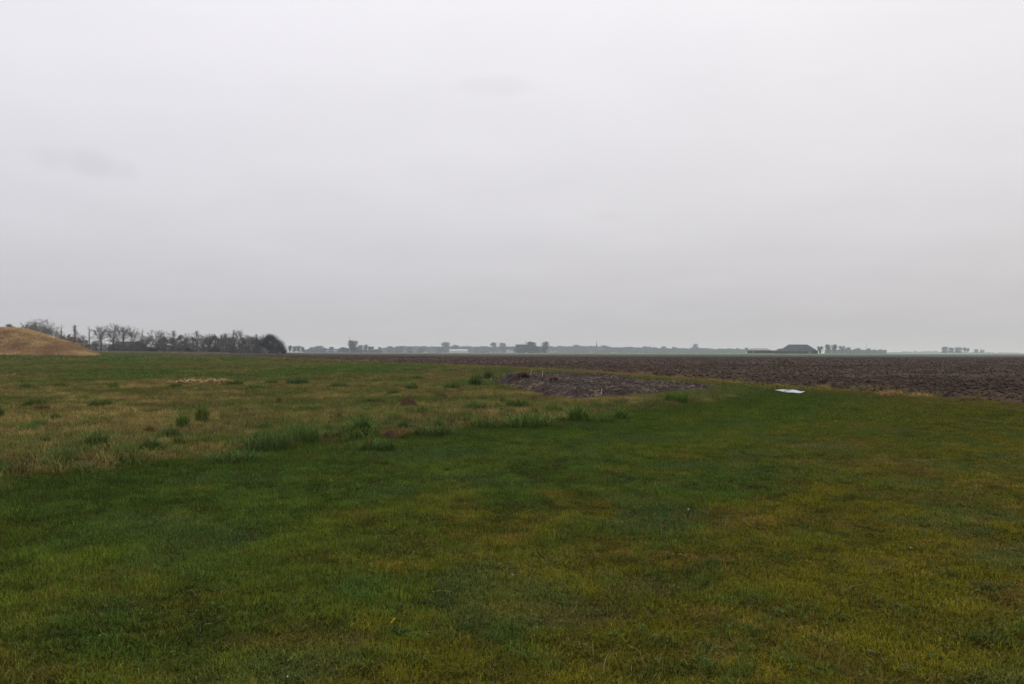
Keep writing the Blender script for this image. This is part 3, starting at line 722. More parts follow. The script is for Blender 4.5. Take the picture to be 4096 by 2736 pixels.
BIG = [
 (385, 1800, 95, 60, TD, 'dark green upright tussock beside an orange brown patch of grass'),
 (730, 1715, 60, 58, TG, 'round upright tussock, middle one of three in a slanting row'),
 (807, 1690, 62, 62, TG, 'bright upright tussock at the far end of a slanting row'),
 (680, 1752, 78, 46, TD, 'low spreading tussock at the near end of a slanting row'),
 (603, 1805, 70, 42, TD, 'small spiky tussock with a pale blade beside it'),
 (1075, 1795, 170, 64, TD, 'wide bushy tussock at the edge of the mown lawn'),
 (1215, 1770, 120, 66, TG, 'ragged tussock with dead stems by the wide bushy one'),
 (930, 1845, 190, 46, TD, 'broad flattened tussock merging into the mown lawn'),
 (145, 1622, 80, 32, TG, 'bluish green low tussock in the tan grass, near the picture edge'),
 (222, 1680, 44, 34, TG, 'small tussock beside two white flecks in the tan grass'),
 (4, 1672, 30, 36, TD, 'tussock cut off by the edge of the picture'),
 (110, 1732, 80, 34, TG, 'sparse low tussock in tan grass close to the picture edge'),
 (940, 1545, 66, 24, TD, 'dark flat tussock at the end of the straw strip'),
 (1190, 1540, 84, 28, TD, 'dark tussock far out in the green part of the meadow'),
 (1443, 1740, 100, 62, TG, 'tall rounded tussock standing alone at the lawn edge'),
 (1573, 1748, 84, 34, TB, 'brownish dead tussock beside the tall rounded one'),
 (1695, 1660, 54, 36, TG, 'small bright tussock below the dark molehill'),
 (1736, 1738, 150, 40, TD, 'long low tussock at the lawn edge, halfway along'),
 (1940, 1708, 110, 40, TG, 'tussock with pale dead leaves on its near side'),
 (2120, 1700, 170, 50, TG, 'largest tussock clump, between the soil heap and lawn'),
 (2213, 1650, 80, 40, TG, 'upright tussock just below the soil heap'),
 (2315, 1683, 90, 60, TG, 'tallest bright tussock, with brown leaves at its foot'),
 (2479, 1672, 66, 42, TG, 'small tussock at the lawn edge below the heap'),
 (2428, 1686, 60, 26, TD, 'tiny dark tussock beside a small tussock at the lawn edge'),
 (2704, 1615, 100, 40, TG, 'tussock at the thin end of the soil heap'),
 (1900, 1542, 60, 40, TD, 'dark tussock beside the far tapered end of the heap'),
 (1954, 1515, 46, 30, TD, 'small dark tussock behind the tapered end of the heap'),
 (1811, 1560, 70, 26, TD, 'rounded low tussock in green meadow short of the heap'),
 (1511, 1800, 130, 44, TD, 'dark low tussock reaching out into the mown lawn'),
 (1900, 1640, 90, 30, TG, 'loose tussock beside a brown patch in the meadow'),
 (2070, 1632, 90, 34, TG, 'loose tussock between the molehill and the heap'),
 (405, 1630, 90, 32, TG, 'faint bluish tussock in the middle of the tan grass'),
 (500, 1830, 84, 38, TG, 'loose tussock beside the spiky one with a pale blade'),
 (232, 1842, 70, 44, TG, 'thin tussock close to the lawn edge, by a dark patch'),
 (332, 1838, 60, 50, TG, 'narrow tussock in front of the dark upright one'),
 (3570, 1584, 90, 22, TS, 'pale straw tuft at the edge of the ploughed field'),
 (3680, 1590, 80, 20, TS, 'second pale straw tuft along the plough edge'),
 (3300, 1548, 60, 14, TS, 'small rusty grass tuft on the plough edge behind the panel'),
 (3890, 1602, 90, 20, TB, 'olive tuft on the plough edge far from the panel'),
 (2090, 1503, 60, 20, (0.17, 0.10, 0.05), 'brown tuft of dead grass on the back rim of the heap'),
 (2215, 1520, 50, 18, (0.17, 0.10, 0.05), 'second brown tuft of dead grass on the heap rim'),
]
for a in BIG[:-2]: tussock(*a)
for px, py, w, h, c, lab in BIG[-2:]:
    q = on_heap(px, py) or P(px, py, 40); k = upx(q.y)
    o = obj('grass_tussock', tus[1], None, None, q); o.scale = (w * k / 1.15, w * k / 1.15, h * k); o['tint'] = list(c) + [1.0]; tag(o, lab, 'grass tussock')
for px, py, w, h in ((238, 1548, 48, 20), (105, 1558, 44, 18), (455, 1560, 40, 22), (542, 1518, 34, 14), (1085, 1540, 50, 18), (1020, 1560, 70, 18), (703, 1555, 44, 18),
                     (1063, 1716, 60, 26), (504, 1750, 44, 24), (1573, 1580, 46, 18), (1641, 1558, 60, 20), (1355, 1550, 66, 18), (1511, 1527, 40, 14), (1668, 1516, 44, 14),
                     (1640, 1484, 90, 12), (1797, 1490, 60, 12), (1491, 1610, 56, 18), (820, 1470, 40, 10), (420, 1452, 40, 9), (1240, 1480, 44, 10), (330, 1600, 50, 18), (900, 1620, 60, 18), (1260, 1640, 60, 20)):
    tussock(px, py, w, h, TD if (px % 2) else TG, 'small ragged grass tuft scattered in the rough meadow', 'small tufts scattered in the rough meadow')

rt = random.Random(77)
for i in range(46):
    t_ = rt.random(); px = rt.uniform(0, 2500); edge = np.interp(px, [0, 500, 1000, 1500, 2000, 2600], [1915, 1860, 1800, 1750, 1700, 1640])
    py = edge - 10 - 60 * rt.random() if t_ < .5 else rt.uniform(1545, edge - 20)
    if 1930 < px and py < 1615: continue
    k = (py - 1410) / 350
    tussock(px, py, rt.uniform(26, 70) * k + 8, rt.uniform(16, 34) * k + 5, rt.choice([TG, TD, TD, TB]), 'small ragged grass tuft scattered in the rough meadow', 'small tufts scattered in the rough meadow')

# molehills: dark crumbs of earth
def molehill(px, py, w, h, label):
    q = G(px, py, 0.02); k = upx(q.y); z = float(height(np.array([q.x]), np.array([q.y]))[0]); R = w * k / 2; H = h * k
    r_ = np.linspace(0, 1, 14); an = np.linspace(0, 6.2832, 37)[:-1]
    A, RR = np.meshgrid(an, r_); x = RR * np.cos(A) * R; y = RR * np.sin(A) * R * 0.9
    zz = H * (1 - RR ** 1.6) ** 0.9 + (fbm((x + q.x) * 9, (y + q.y) * 9, 77, 3, .6) - .5) * H * .8 * (1 - RR ** 3) - 0.02
    v = np.stack([x, y, zz], -1).reshape(-1, 3); m = len(an); f = []
    for i in range(13):
        for j in range(m): f.append((i * m + j, i * m + (j + 1) % m, (i + 1) * m + (j + 1) % m, (i + 1) * m + j))
    me = mesh_np('molehill', v, f); add_attr(me, 'col', np.tile(np.array((.050, .031, .019)), (len(v), 1)), 'FLOAT_COLOR')
    tag(obj('molehill', me, M_SOIL, None, (q.x, q.y, z)), label, 'molehill')
molehill(1634, 1632, 90, 44, 'dark earth molehill in tan grass, biggest of the molehills')
molehill(1361, 1754, 84, 32, 'flat brown molehill beside the tall rounded tussock')
molehill(1562, 1754, 70, 40, 'brown earth molehill under the dead brownish tussock')
molehill(1765, 1592, 64, 22, 'faint brown molehill in the meadow short of the heap')

# strip of loose straw far out in the meadow
r = np.random.default_rng(5); n = 1500
a, b = G(684, 1534, .03), G(908, 1538, .03); t = r.random(n); wob = (fbm(t * 9, t * 0 + 3, 88, 2) - .5)
bx = lerp(a.x, b.x, t); by = lerp(a.y, b.y, t) + wob * 1.2 + r.normal(0, .28, n)
yaw = r.random(n) * 6.28; ln = .12 + .3 * r.random(n); ti = r.random(n) * .5
bz = height(bx, by) + .05 + r.random(n) * .13 * (0.4 + 1.1 * fbm(t * 14, t * 0, 89, 2))
dx, dy, dz = np.cos(yaw) * ln / 2, np.sin(yaw) * ln / 2, ln * np.sin(ti) / 2
wx, wy = -np.sin(yaw) * .012, np.cos(yaw) * .012
V = np.stack([np.stack([bx - dx - wx, by - dy - wy, bz - dz], 1), np.stack([bx + dx - wx, by + dy - wy, bz + dz], 1), np.stack([bx + dx + wx, by + dy + wy, bz + dz + .01], 1), np.stack([bx - dx + wx, by - dy + wy, bz - dz + .01], 1)], 1).reshape(-1, 3)
me = mesh_np('loose_straw', V, np.arange(n * 4).reshape(-1, 4))
M_STRAW = mat_noise('yellow_straw', (0.27, 0.19, 0.085), (0.38, 0.28, 0.13), 3, .8)
tag(obj('loose_straw', me, M_STRAW), 'strip of loose yellow straw lying in the green meadow', 'straw', kind='stuff')

# ------------------------------------------------------------------ bits on the lawn
M_TWIG = mat_noise('twig_bark', (0.10, 0.068, 0.036), (0.14, 0.095, 0.05), 30, .8)
a = G(3362, 2368, .05); b = G(3410, 2346, .05); c = G(3462, 2336, .06); mb = MB()
mb.tube(a - b, (0, 0, 0), .0025, .0035, 6); mb.tube((0, 0, 0), c - b, .0035, .0045, 6); mb.tube((a - b) * .3, (a - b) * .3 + Vector((.02, .03, .01)), .002, .001, 5)
tag(mb.build('dry_stem', M_TWIG, None, b), 'single dry brown stem lying on the near lawn', 'stem')
M_FLECK = mat_noise('white_fleck', (0.26, 0.26, 0.27), (0.36, 0.36, 0.36), 20, .7)
def fleck(px, py, s, label, mat=M_FLECK, name='white_feather', zz=0.045):
    q = G(px, py, zz); r = random.Random(px); m = MB(); k = .7 * s * upx(q.y)
    q.z = float(height(np.array([q.x]), np.array([q.y]))[0]) + zz
    pts = [Vector((math.cos(t) * k * r.uniform(.4, .6), math.sin(t) * k * r.uniform(.2, .35), math.cos(2 * t) * k * .15)) for t in [6.283 * i / 9 for i in range(9)]]
    m.solid([p - Vector((0, 0, .0015)) for p in pts], pts); o = m.build(name, mat, None, q); o.rotation_euler = (r.uniform(-.5, .5), r.uniform(-.4, .4), r.uniform(0, 6)); tag(o, label, 'litter')
fleck(2753, 2036, 16, 'white scrap on the lawn beside a yellowish patch')
fleck(2052, 2297, 11, 'tiny white fleck near the middle of the lawn')
fleck(3642, 2192, 14, 'small pale scrap on the lawn, beyond the dry stem')
fleck(2149, 2512, 12, 'small pale fleck on the near mossy lawn')
fleck(1150, 2696, 16, 'pale fleck at the bottom edge of the lawn')
M_LEAF = mat_noise('dead_leaf', (0.10, 0.05, 0.025), (0.16, 0.08, 0.04), 30, .7)
fleck(815, 2480, 24, 'curled dead brown leaf on the near lawn', M_LEAF, 'dead_leaf')
fleck(1650, 2136, 22, 'dark scrap of bark lying on the lawn', M_LEAF, 'bark_scrap')
# a little plant with yellow flowers
q = G(1600, 2540, .01); q.z = float(height(np.array([q.x]), np.array([q.y]))[0])
pl = thing('flowering_weed', 'small bluish weed with yellow flower heads on the near lawn', 'weed', q)
M_WEED = mat_noise('weed_leaf', (0.03, 0.065, 0.022), (0.05, 0.09, 0.03), 30, .6); M_YEL = mat_noise('yellow_petal', (0.26, 0.22, 0.02), (0.32, 0.28, 0.03), 30, .6)
rr = random.Random(4)
for i in range(16):
    t = rr.uniform(0, 6.28); ln = rr.uniform(.03, .085); m = MB(); d = Vector((math.cos(t), math.sin(t), 0)); s = Vector((-d.y, d.x, 0)); up = Vector((0, 0, rr.uniform(.03, .07)))
    m.quad((0, 0, 0), d * ln * .4 - s * .009 + up * .7, d * ln * .8 + up, d * ln * .4 + s * .009 + up * .7); m.tri(d * ln * .4 - s * .009 + up * .7, d * ln + up * .8, d * ln * .8 + up)
    m.build('leaf', M_WEED, pl)
for i in range(3):
    m = MB(); e = Vector((-.03 + rr.uniform(-.02, .02), rr.uniform(-.02, .02), .085 + .012 * i)); m.tube((0, 0, 0), e, .0016, .0012, 5); st = m.build('stem', M_WEED, pl)
    m = MB()
    for j in range(9):
        t = 6.283 * j / 9; d = Vector((math.cos(t), math.sin(t), .4)) * .009; m.tri(e, e + d + Vector((-d.y, d.x, 0)) * .3, e + d - Vector((-d.y, d.x, 0)) * .3)
    m.build('flower_head', M_YEL, st)

# ------------------------------------------------------------------ trees
def bark(name, c): return mat_noise(name, tuple(v * .8 for v in c), tuple(v * 1.2 for v in c), 1.5, .9)
M_TRUNK = bark('bark_grey', (0.055, 0.048, 0.044)); M_TWG = bark('twigs_grey', (0.135, 0.110, 0.094)); M_TWR = bark('twigs_red', (0.160, 0.102, 0.084))
M_TWY = bark('twigs_olive', (0.145, 0.120, 0.084)); M_EVG = bark('evergreen_needles', (0.034, 0.034, 0.022)); M_DARKTW = bark('twigs_dark', (0.075, 0.062, 0.054))
M_WOOD = bark('far_wood', (0.045, 0.042, 0.036))

def prism_mesh(name, segs, mat):
    """segs: array (n,8) ax ay az bx by bz ra rb -> three-sided tapered prisms"""
    S = np.array(segs); A, B, ra, rb = S[:, :3], S[:, 3:6], S[:, 6], S[:, 7]
    d = B - A; d /= np.linalg.norm(d, axis=1)[:, None] + 1e-9
    ref = np.where(np.abs(d[:, 2:3]) > .9, np.array([[1., 0, 0]]), np.array([[0, 0, 1.]])); x = np.cross(d, ref); x /= np.linalg.norm(x, axis=1)[:, None] + 1e-9; y = np.cross(d, x)
    V = []
    for c, r in ((A, ra), (B, rb)):
        for k in range(3):
            t = 2.0944 * k; V.append(c + (x * math.cos(t) + y * math.sin(t)) * r[:, None])
    V = np.stack(V, 1).reshape(-1, 3); base = np.arange(len(S))[:, None, None] * 6
    Fq = np.array([(0, 1, 4, 3), (1, 2, 5, 4), (2, 0, 3, 5)])[None]
    me = mesh_np(name, V, (base + Fq).reshape(-1, 4)); me.materials.append(mat); return me
def bare_tree(seed, H=12.0, base=.3, R=.33, shape='round', limbs=8, subs=9, twigs=9, fine=5, stems=1, tr=.024, tw=.0155, lean=0.0):
    """leafless tree: limbs, branches and twigs reaching for points spread through an uneven crown"""
    r = np.random.default_rng(seed); rnd = r.random
    zb = base * H; tk, cr = [], []
    def f(t):
        if shape == 'round': return np.sqrt(np.clip(1 - (1.75 * t - .95) ** 2, .02, 1))
        if shape == 'vase': return np.clip(.25 + 1.15 * t, 0, 1) * np.sqrt(np.clip(1 - np.clip((t - .62) / .38, 0, 1) ** 2, .0, 1)) + .03
        if shape == 'column': return (.75 + .25 * np.sin(t * 9 + seed)) * np.clip((1.02 - t) / .3, .1, 1)
        return np.clip(1.02 - t, .05, 1)
    def pts(n, out=.5):
        t = rnd(n) ** (.75 if shape in ('round', 'vase') else 1.0) * .97 + .03; a = rnd(n) * 6.2832
        q = rnd(n) ** out * f(t) * R * H * (.85 + .3 * rnd(n))
        return np.stack([np.cos(a) * q + lean * H * t, np.sin(a) * q, zb + t * (H - zb)], 1)
    def bez(p0, p1, p2, n):
        t = np.linspace(0, 1, n + 1)[:, None]; return (1 - t) ** 2 * p0 + 2 * t * (1 - t) * p1 + t * t * p2
    def run(P_, ra, rb, out):
        n = len(P_) - 1
        for i in range(n):
            a = ra + (rb - ra) * i / n; b = ra + (rb - ra) * (i + 1) / n; out.append((*P_[i], *P_[i + 1], a, b))
    R0 = H * tr; feet = []
    for s in range(stems):
        x0 = np.array([r.normal(0, .05 * H), r.normal(0, .05 * H), -.15]) if stems > 1 else np.array([0, 0, -.15])
        top = np.array([lean * H * .5 + x0[0] * 2.2, x0[1] * 2.2, zb + (H - zb) * (.28 if shape in ('round', 'vase') else .8)])
        tr_ = bez(x0, (x0 + top) / 2 + r.normal(0, .015 * H, 3), top, 6); rb = R0 / math.sqrt(stems); run(tr_, rb, rb * .45, tk); feet.append((tr_, rb))
    tips = pts(limbs * stems, .35); pool = pts(limbs * stems * subs, .4)
    own = np.argmin(((pool[:, None] - tips[None]) ** 2).sum(2), 1)
    for k, e in enumerate(tips):
        tr_, rb = feet[k % stems]; s = .55 + .45 * rnd() if shape in ('round', 'vase') else min(.98, max(.1, (e[2] / H) * .9 - .1)); i = min(int(s * 6), 5); p0 = tr_[i] + (tr_[i + 1] - tr_[i]) * (s * 6 - i)
        mid = (p0 * .5 + e * .5) + np.array([0, 0, .10 * (e[2] - p0[2])]) - np.array([e[0] - p0[0], e[1] - p0[1], 0]) * (.12 if shape == 'vase' else .0) + r.normal(0, .02 * H, 3)
        L_ = bez(p0, mid, e, 6); run(L_, rb * .42, tw * 1.4, cr)
        for q in pool[own == k]:
            s = .25 + .7 * rnd(); i = min(int(s * 6), 5); b0 = L_[i]; B = bez(b0, (b0 + q) / 2 + np.array([0, 0, .04 * H]) + r.normal(0, .015 * H, 3), q, 4); run(B, tw * 1.8, tw, cr)
            ctr = np.array([lean * H * .6, 0, zb + (H - zb) * .35])
            for m in range(twigs):
                i = r.integers(1, 5); c0 = B[i]; d = (c0 - ctr) / (np.linalg.norm(c0 - ctr) + 1e-6) * .8 + np.array([0, 0, .30]) + r.normal(0, .55, 3); d /= np.linalg.norm(d); ln = H * (.04 + .045 * rnd())
                c1 = c0 + d * ln; cr.append((*c0, *c1, tw * .9, tw * .6))
                for g in range(fine):
                    d2 = d + r.normal(0, .5, 3); d2 /= np.linalg.norm(d2); g0 = c0 + d * ln * (.3 + .7 * rnd()); cr.append((*g0, *(g0 + d2 * H * (.03 + .035 * rnd())), tw * .6, tw * .35))
    C = np.array(cr); zt = np.percentile(C[:, 5], 99.3); k = H / zt; C[:, :6] *= k; T = np.array(tk); T[:, :6] *= k
    return (T, C) if stems == 1 else (T.reshape(stems, 6, 8), C)
def leafy(seed, n, H, R, base, leaf, lumps=14, thick=.6, shape=1.0, cs=None):
    """many small faces spread through an uneven crown"""
    r = np.random.default_rng(seed); given = cs is not None; cs = list(cs) if given else []
    for i in range(0 if given else lumps):
        t = r.random(); z = base + (H - base) * (.1 + .8 * t); w = R * math.sin(3.1416 * (0.15 + .7 * t)) ** shape
        an = r.random() * 6.28; q = r.random() ** .5 * w * .62; cs.append((math.cos(an) * q, math.sin(an) * q, z, R * (.30 + .22 * r.random())))
    cs = np.array(cs); c = cs[r.integers(0, len(cs), n)]
    d = r.normal(size=(n, 3)); d /= np.linalg.norm(d, axis=1)[:, None]; rad = c[:, 3] * (thick + (1 - thick) * r.random(n)) * (1 + .15 * r.normal(size=n))
    p = c[:, :3] + d * rad[:, None]; p[:, 2] = np.clip(p[:, 2], .1, H)
    u = r.normal(size=(n, 3)); u /= np.linalg.norm(u, axis=1)[:, None]; v = np.cross(u, d); v /= np.linalg.norm(v, axis=1)[:, None] + 1e-9
    s = (leaf * (.6 + .8 * r.random(n)))[:, None]
    V = np.stack([p - u * s, p + v * s * .6, p + u * s, p - v * s * .6], 1).reshape(-1, 3)
    return V, np.arange(n * 4).reshape(-1, 4)

VAR = {}
def variant(key, H, trunk_me, crown_me): VAR[key] = (H, trunk_me if isinstance(trunk_me, list) else [trunk_me], crown_me)
def tube_mesh(name, S, mat, k=7):
    """one continuous tapered tube along consecutive segments"""
    P_ = np.vstack([S[:, :3], S[-1:, 3:6]]); R_ = np.append(S[:, 6], S[-1, 7]); an = np.arange(k) * 6.2832 / k
    R_ = R_ * np.concatenate([[1.35], np.ones(len(R_) - 1)])
    V = np.stack([P_[:, None, 0] + np.cos(an) * R_[:, None], P_[:, None, 1] + np.sin(an) * R_[:, None], np.repeat(P_[:, 2:3], k, 1)], -1).reshape(-1, 3)
    F = [(i * k + j, i * k + (j + 1) % k, (i + 1) * k + (j + 1) % k, (i + 1) * k + j) for i in range(len(P_) - 1) for j in range(k)]
    me = mesh_np(name, V, F); me.materials.append(mat); return me
def reg(key, H, seed, mat, tmat=None, **kw):
    tk, tw = bare_tree(seed, H, **kw); variant(key, H, [tube_mesh('trunk', q, tmat or M_TRUNK) for q in (tk if tk.ndim == 3 else [tk])], prism_mesh('crown', tw, mat))
reg('vase1', 12, 1, M_TWG, base=.26, R=.32, shape='round', limbs=9)
reg('vase2', 12, 2, M_TWG, base=.34, R=.26, shape='vase', limbs=8, tr=.028)
reg('vase3', 12, 3, M_TWY, base=.22, R=.30, shape='vase', limbs=8)
reg('broad1', 11, 4, M_TWG, base=.20, R=.42, shape='round', limbs=11, tr=.034)
reg('thin1', 11, 5, M_TWG, base=.25, R=.05, shape='cone', limbs=12, subs=1, twigs=4, fine=2, tr=.010, tw=.013)
reg('thin2', 11, 6, M_TWR, base=.06, R=.21, shape='column', limbs=14, subs=4, twigs=6, fine=4, tr=.016, tw=.016)
reg('multi1', 9, 7, M_TWR, base=.05, R=.24, shape='column', limbs=5, subs=6, twigs=8, stems=4, tr=.03, tw=.016)
reg('multi2', 9, 8, M_TWG, base=.06, R=.26, shape='round', limbs=4, subs=6, twigs=8, stems=5, tr=.03, tw=.016)
reg('multi3', 9, 9, M_TWY, base=.05, R=.25, shape='column', limbs=4, subs=6, twigs=8, stems=5, tr=.03, tw=.016)
reg('lean1', 11, 10, M_DARKTW, base=.42, R=.26, shape='round', limbs=7, tr=.026, lean=.12, tw=.022)
reg('cone1', 11, 11, M_DARKTW, base=.04, R=.24, shape='cone', limbs=16, subs=4, twigs=6, tr=.02, tw=.015)
V, Fq = leafy(21, 15000, 8.6, 4.0, 0.3, .13, 26, .35, cs=np.array([(1.0, 0, 6.9, 1.75), (1.9, .3, 5.7, 1.9), (2.5, -.2, 4.6, 1.7), (.2, .4, 6.2, 1.9), (-.8, 0, 5.2, 2.0), (.9, 0, 4.6, 2.4), (-1.8, .2, 4.2, 1.9), (-2.6, 0, 3.1, 1.8), (-.6, .2, 3.1, 2.4), (.8, 0, 2.8, 2.2), (-3.0, 0, 1.9, 1.5), (-1.4, 0, 1.5, 1.9), (.6, .3, 1.4, 1.7), (1.6, 0, 3.2, 1.9), (3.1, 0, 4.0, 1.0), (-3.4, .2, .9, 1.1)])); cm = mesh_np('crown', V, Fq); cm.materials.append(M_EVG)
mb = MB(); mb.tube((0, 0, -.1), (.1, 0, 5), .22, .12, 8); tm = bpy.data.meshes.new('trunk'); tm.from_pydata(mb.v, [], mb.f); tm.materials.append(M_TRUNK)
variant('ever', 8.6, tm, cm)
for i in range(6):
    V, Fq = leafy(40 + i, 3200, 16, 7.0 if i % 2 else 6.0, .5 if i < 4 else -3.0, .5, 12 + 3 * i, .15, .7); cm = mesh_np('crown', V, Fq); cm.materials.append(M_WOOD)
    mb = MB(); mb.tube((0, 0, -.5), (.1, 0, 9), .45, .2, 7); tm = bpy.data.meshes.new('trunk'); tm.from_pydata(mb.v, [], mb.f); tm.materials.append(M_TRUNK)
    variant('far%d' % (i + 1), 16, tm, cm)
reg('farbare1', 16, 61, M_DARKTW, base=.12, R=.34, shape='round', limbs=9, tw=.06)
reg('farbare2', 16, 62, M_DARKTW, base=.16, R=.18, shape='vase', limbs=9, tw=.07)
WIDTH = {}
for k_, (H, t_, c_) in VAR.items():
    co = np.zeros(len(c_.vertices) * 3, np.float32); c_.vertices.foreach_get('co', co); co = co.reshape(-1, 3); WIDTH[k_] = float(np.percentile(co[:, 0], 98) - np.percentile(co[:, 0], 2))
TREE_N = 0
def tree(key, px, top, w, D, label, group=None, base=None, name='tree', cat='tree'):
    global TREE_N; TREE_N += 1
    H, tme, cme = VAR[key]; x = P(px, 1400, D).x
    z0 = float(rise(np.array([x]), np.array([D]))[0]) if base is None else P(px, base, D).z
    h = P(px, top, D).z - z0; s = h / H; sx = w * upx(D) / WIDTH[key]
    sx = min(max(sx, s * .55), s * 1.9)
    o = thing(name, label, cat, (x, D, z0), [0, 3.1416][TREE_N % 2] + .3 * math.sin(TREE_N * 2.3), group); o.scale = (sx, sx, s)
    for t_ in tme: obj('trunk', t_, None, o)
    obj('crown', cme, None, o)
    return o
FT = [
 ('multi1', 38, 1297, 70, 400, 'reddish bare bush showing above the crest of the mound'),
 ('lean1', 104, 1287, 52, 405, 'dark leaning tree, first to rise behind the mound'),
 ('broad1', 165, 1276, 92, 405, 'widest bare tree with dense twigs, behind the mound'),
 ('multi2', 150, 1300, 70, 398, 'twiggy thicket at the foot of the widest bare tree'),
 ('vase3', 213, 1304, 50, 412, 'pale feathery tree next to the widest bare tree'),
 ('thin1', 245, 1297, 26, 400, 'slender leafless sapling above the mound, before the red roof'),
 ('multi2', 247, 1335, 34, 398, 'small bush at the foot of a slender sapling'),
 ('multi1', 275, 1338, 26, 398, 'little bush poking up at the red roof'),
 ('cone1', 299, 1299, 46, 396, 'pointed reddish brown tree at the end of the red roof'),
 ('vase1', 327, 1338, 40, 398, 'small round bare tree beside the pointed reddish one'),
 ('thin1', 355, 1301, 30, 404, 'thin straight sapling between two bare trees'),
 ('vase1', 404, 1303, 66, 396, 'vase shaped bare tree with a forked trunk'),
 ('vase2', 452, 1294, 52, 394, 'tallest upright bare tree with a clear dark trunk'),
 ('vase1', 494, 1302, 50, 400, 'bare tree just past the tallest, over the dark shed'),
 ('vase3', 528, 1308, 58, 398, 'bare tree with arching branches by the shed end'),
 ('thin1', 569, 1314, 26, 402, 'wispy sapling past the dark shed'),
 ('multi2', 582, 1345, 46, 396, 'grey thicket between the wispy sapling and a thick trunk'),
 ('broad1', 628, 1320, 84, 392, 'round crowned bare tree with a thick slanting trunk'),
 ('multi3', 655, 1345, 40, 400, 'olive thicket under the round crowned tree'),
 ('thin2', 692, 1322, 34, 396, 'narrow dense tree with reddish twigs'),
 ('multi1', 690, 1352, 46, 392, 'reddish shrub in front of the narrow dense tree'),
 ('multi3', 722, 1340, 40, 404, 'light olive bare tree next to the reddish one'),
 ('vase3', 748, 1333, 44, 404, 'fine twigged bare tree over a dark low bush'),
 ('thin2', 786, 1322, 30, 396, 'ragged pointed tree with a jagged top'),
 ('multi2', 812, 1340, 40, 402, 'straight stemmed grey tree behind the ragged one'),
 ('lean1', 836, 1334, 36, 396, 'flat topped dark tree like an umbrella'),
 ('multi3', 860, 1342, 46, 402, 'pale olive thicket past the flat topped tree'),
 ('vase2', 892, 1336, 40, 404, 'pale bare tree with gaps of sky through it'),
 ('multi2', 884, 1352, 40, 396, 'low grey thicket in front of a gap'),
 ('vase2', 908, 1331, 40, 402, 'bare tree with spreading tips beyond the gap'),
 ('thin2', 936, 1319, 20, 398, 'narrow dark spike of a tree'),
 ('vase1', 956, 1319, 40, 406, 'pale tree with upright branches behind the dark spike'),
 ('multi3', 915, 1350, 52, 394, 'dense brown thicket before the dark spike'),
 ('multi1', 968, 1352, 46, 394, 'reddish brown thicket past the dark spike'),
 ('multi2', 1005, 1340, 44, 398, 'dense grey bare tree beside the pointed one'),
 ('cone1', 1025, 1335, 26, 394, 'small pointed tree before the evergreen'),
 ('vase3', 1058, 1338, 46, 410, 'pale round tree right behind the evergreen'),
 ('multi3', 1042, 1356, 46, 394, 'brown thicket against the evergreen'),
 ('ever', 1091, 1332, 84, 385, 'big dense dark evergreen at the end of the tree row'),
]
for a in FT: tree(*(a[:3] + (a[3] * (1.3 if a[0][:5] in ('multi', 'thin2') else 1.08),) + a[4:]))
for i, (k_, px, top, w) in enumerate((('multi2', 645, 1352, 60), ('multi3', 770, 1348, 56), ('multi2', 835, 1352, 60), ('multi3', 930, 1346, 60), ('multi2', 985, 1348, 60), ('multi1', 740, 1356, 50), ('multi3', 1030, 1352, 56), ('multi2', 560, 1362, 60), ('multi2', 380, 1362, 60), ('multi1', 345, 1362, 50), ('multi3', 470, 1372, 70))):
    tree(k_, px, top, w, 409, 'brown grey thicket filling the gaps at the back of the tree row', 'thickets behind the tree row')
for px, top, w, lab in ((757, 1388, 34, 'dark low rounded bush in the gap of the tree row'), (857, 1386, 40, 'larger dark rounded bush in front of the olive thicket'), (610, 1390, 30, 'small dark bush at the foot of the thick slanting trunk')):
    tree('ever', px, top, w, 384, lab, name='bush', cat='bush')
# low undergrowth all along the row: nobody could count it
r = np.random.default_rng(9); n = 10000
pxs = 330 + r.random(n) * 790; D = 386 + r.random(n) * 22; x = (pxs - CX) / F_PX * D; tz = (2.6 + 3.2 * fbm(pxs * .03, pxs * 0, 171, 3)) * r.random(n) ** 1.1
zb = rise(x, D); A = np.stack([x, D, zb + tz * .75], 1); L_ = .5 + .9 * r.random(n); dr = r.normal(size=(n, 3)); dr[:, 2] = np.abs(dr[:, 2]) + .5; dr /= np.linalg.norm(dr, axis=1)[:, None]
me = prism_mesh('undergrowth', np.hstack([A, A + dr * L_[:, None], np.full((n, 1), .06), np.full((n, 1), .03)]), M_DARKTW)
tag(obj('undergrowth', me), 'dense low undergrowth along the foot of the tree row', 'undergrowth', kind='stuff')
# reed strip in front of the row
r = np.random.default_rng(19); n = 6000
pxs = 360 + r.random(n) * 560; D = 374 + r.random(n) * 6; x = (pxs - CX) / F_PX * D; zb = rise(x, D)
A = np.stack([x, D, zb], 1); B = A + np.stack([r.normal(0, .1, n), r.normal(0, .1, n), .35 + .45 * r.random(n)], 1)
tag(obj('reeds', prism_mesh('reeds', np.hstack([A, B, np.full((n, 1), .05), np.full((n, 1), .02)]), mat_noise('reed_straw', (.16, .12, .075), (.24, .18, .11), .5))), 'pale strip of reeds in front of the tree row', 'reeds', kind='stuff')

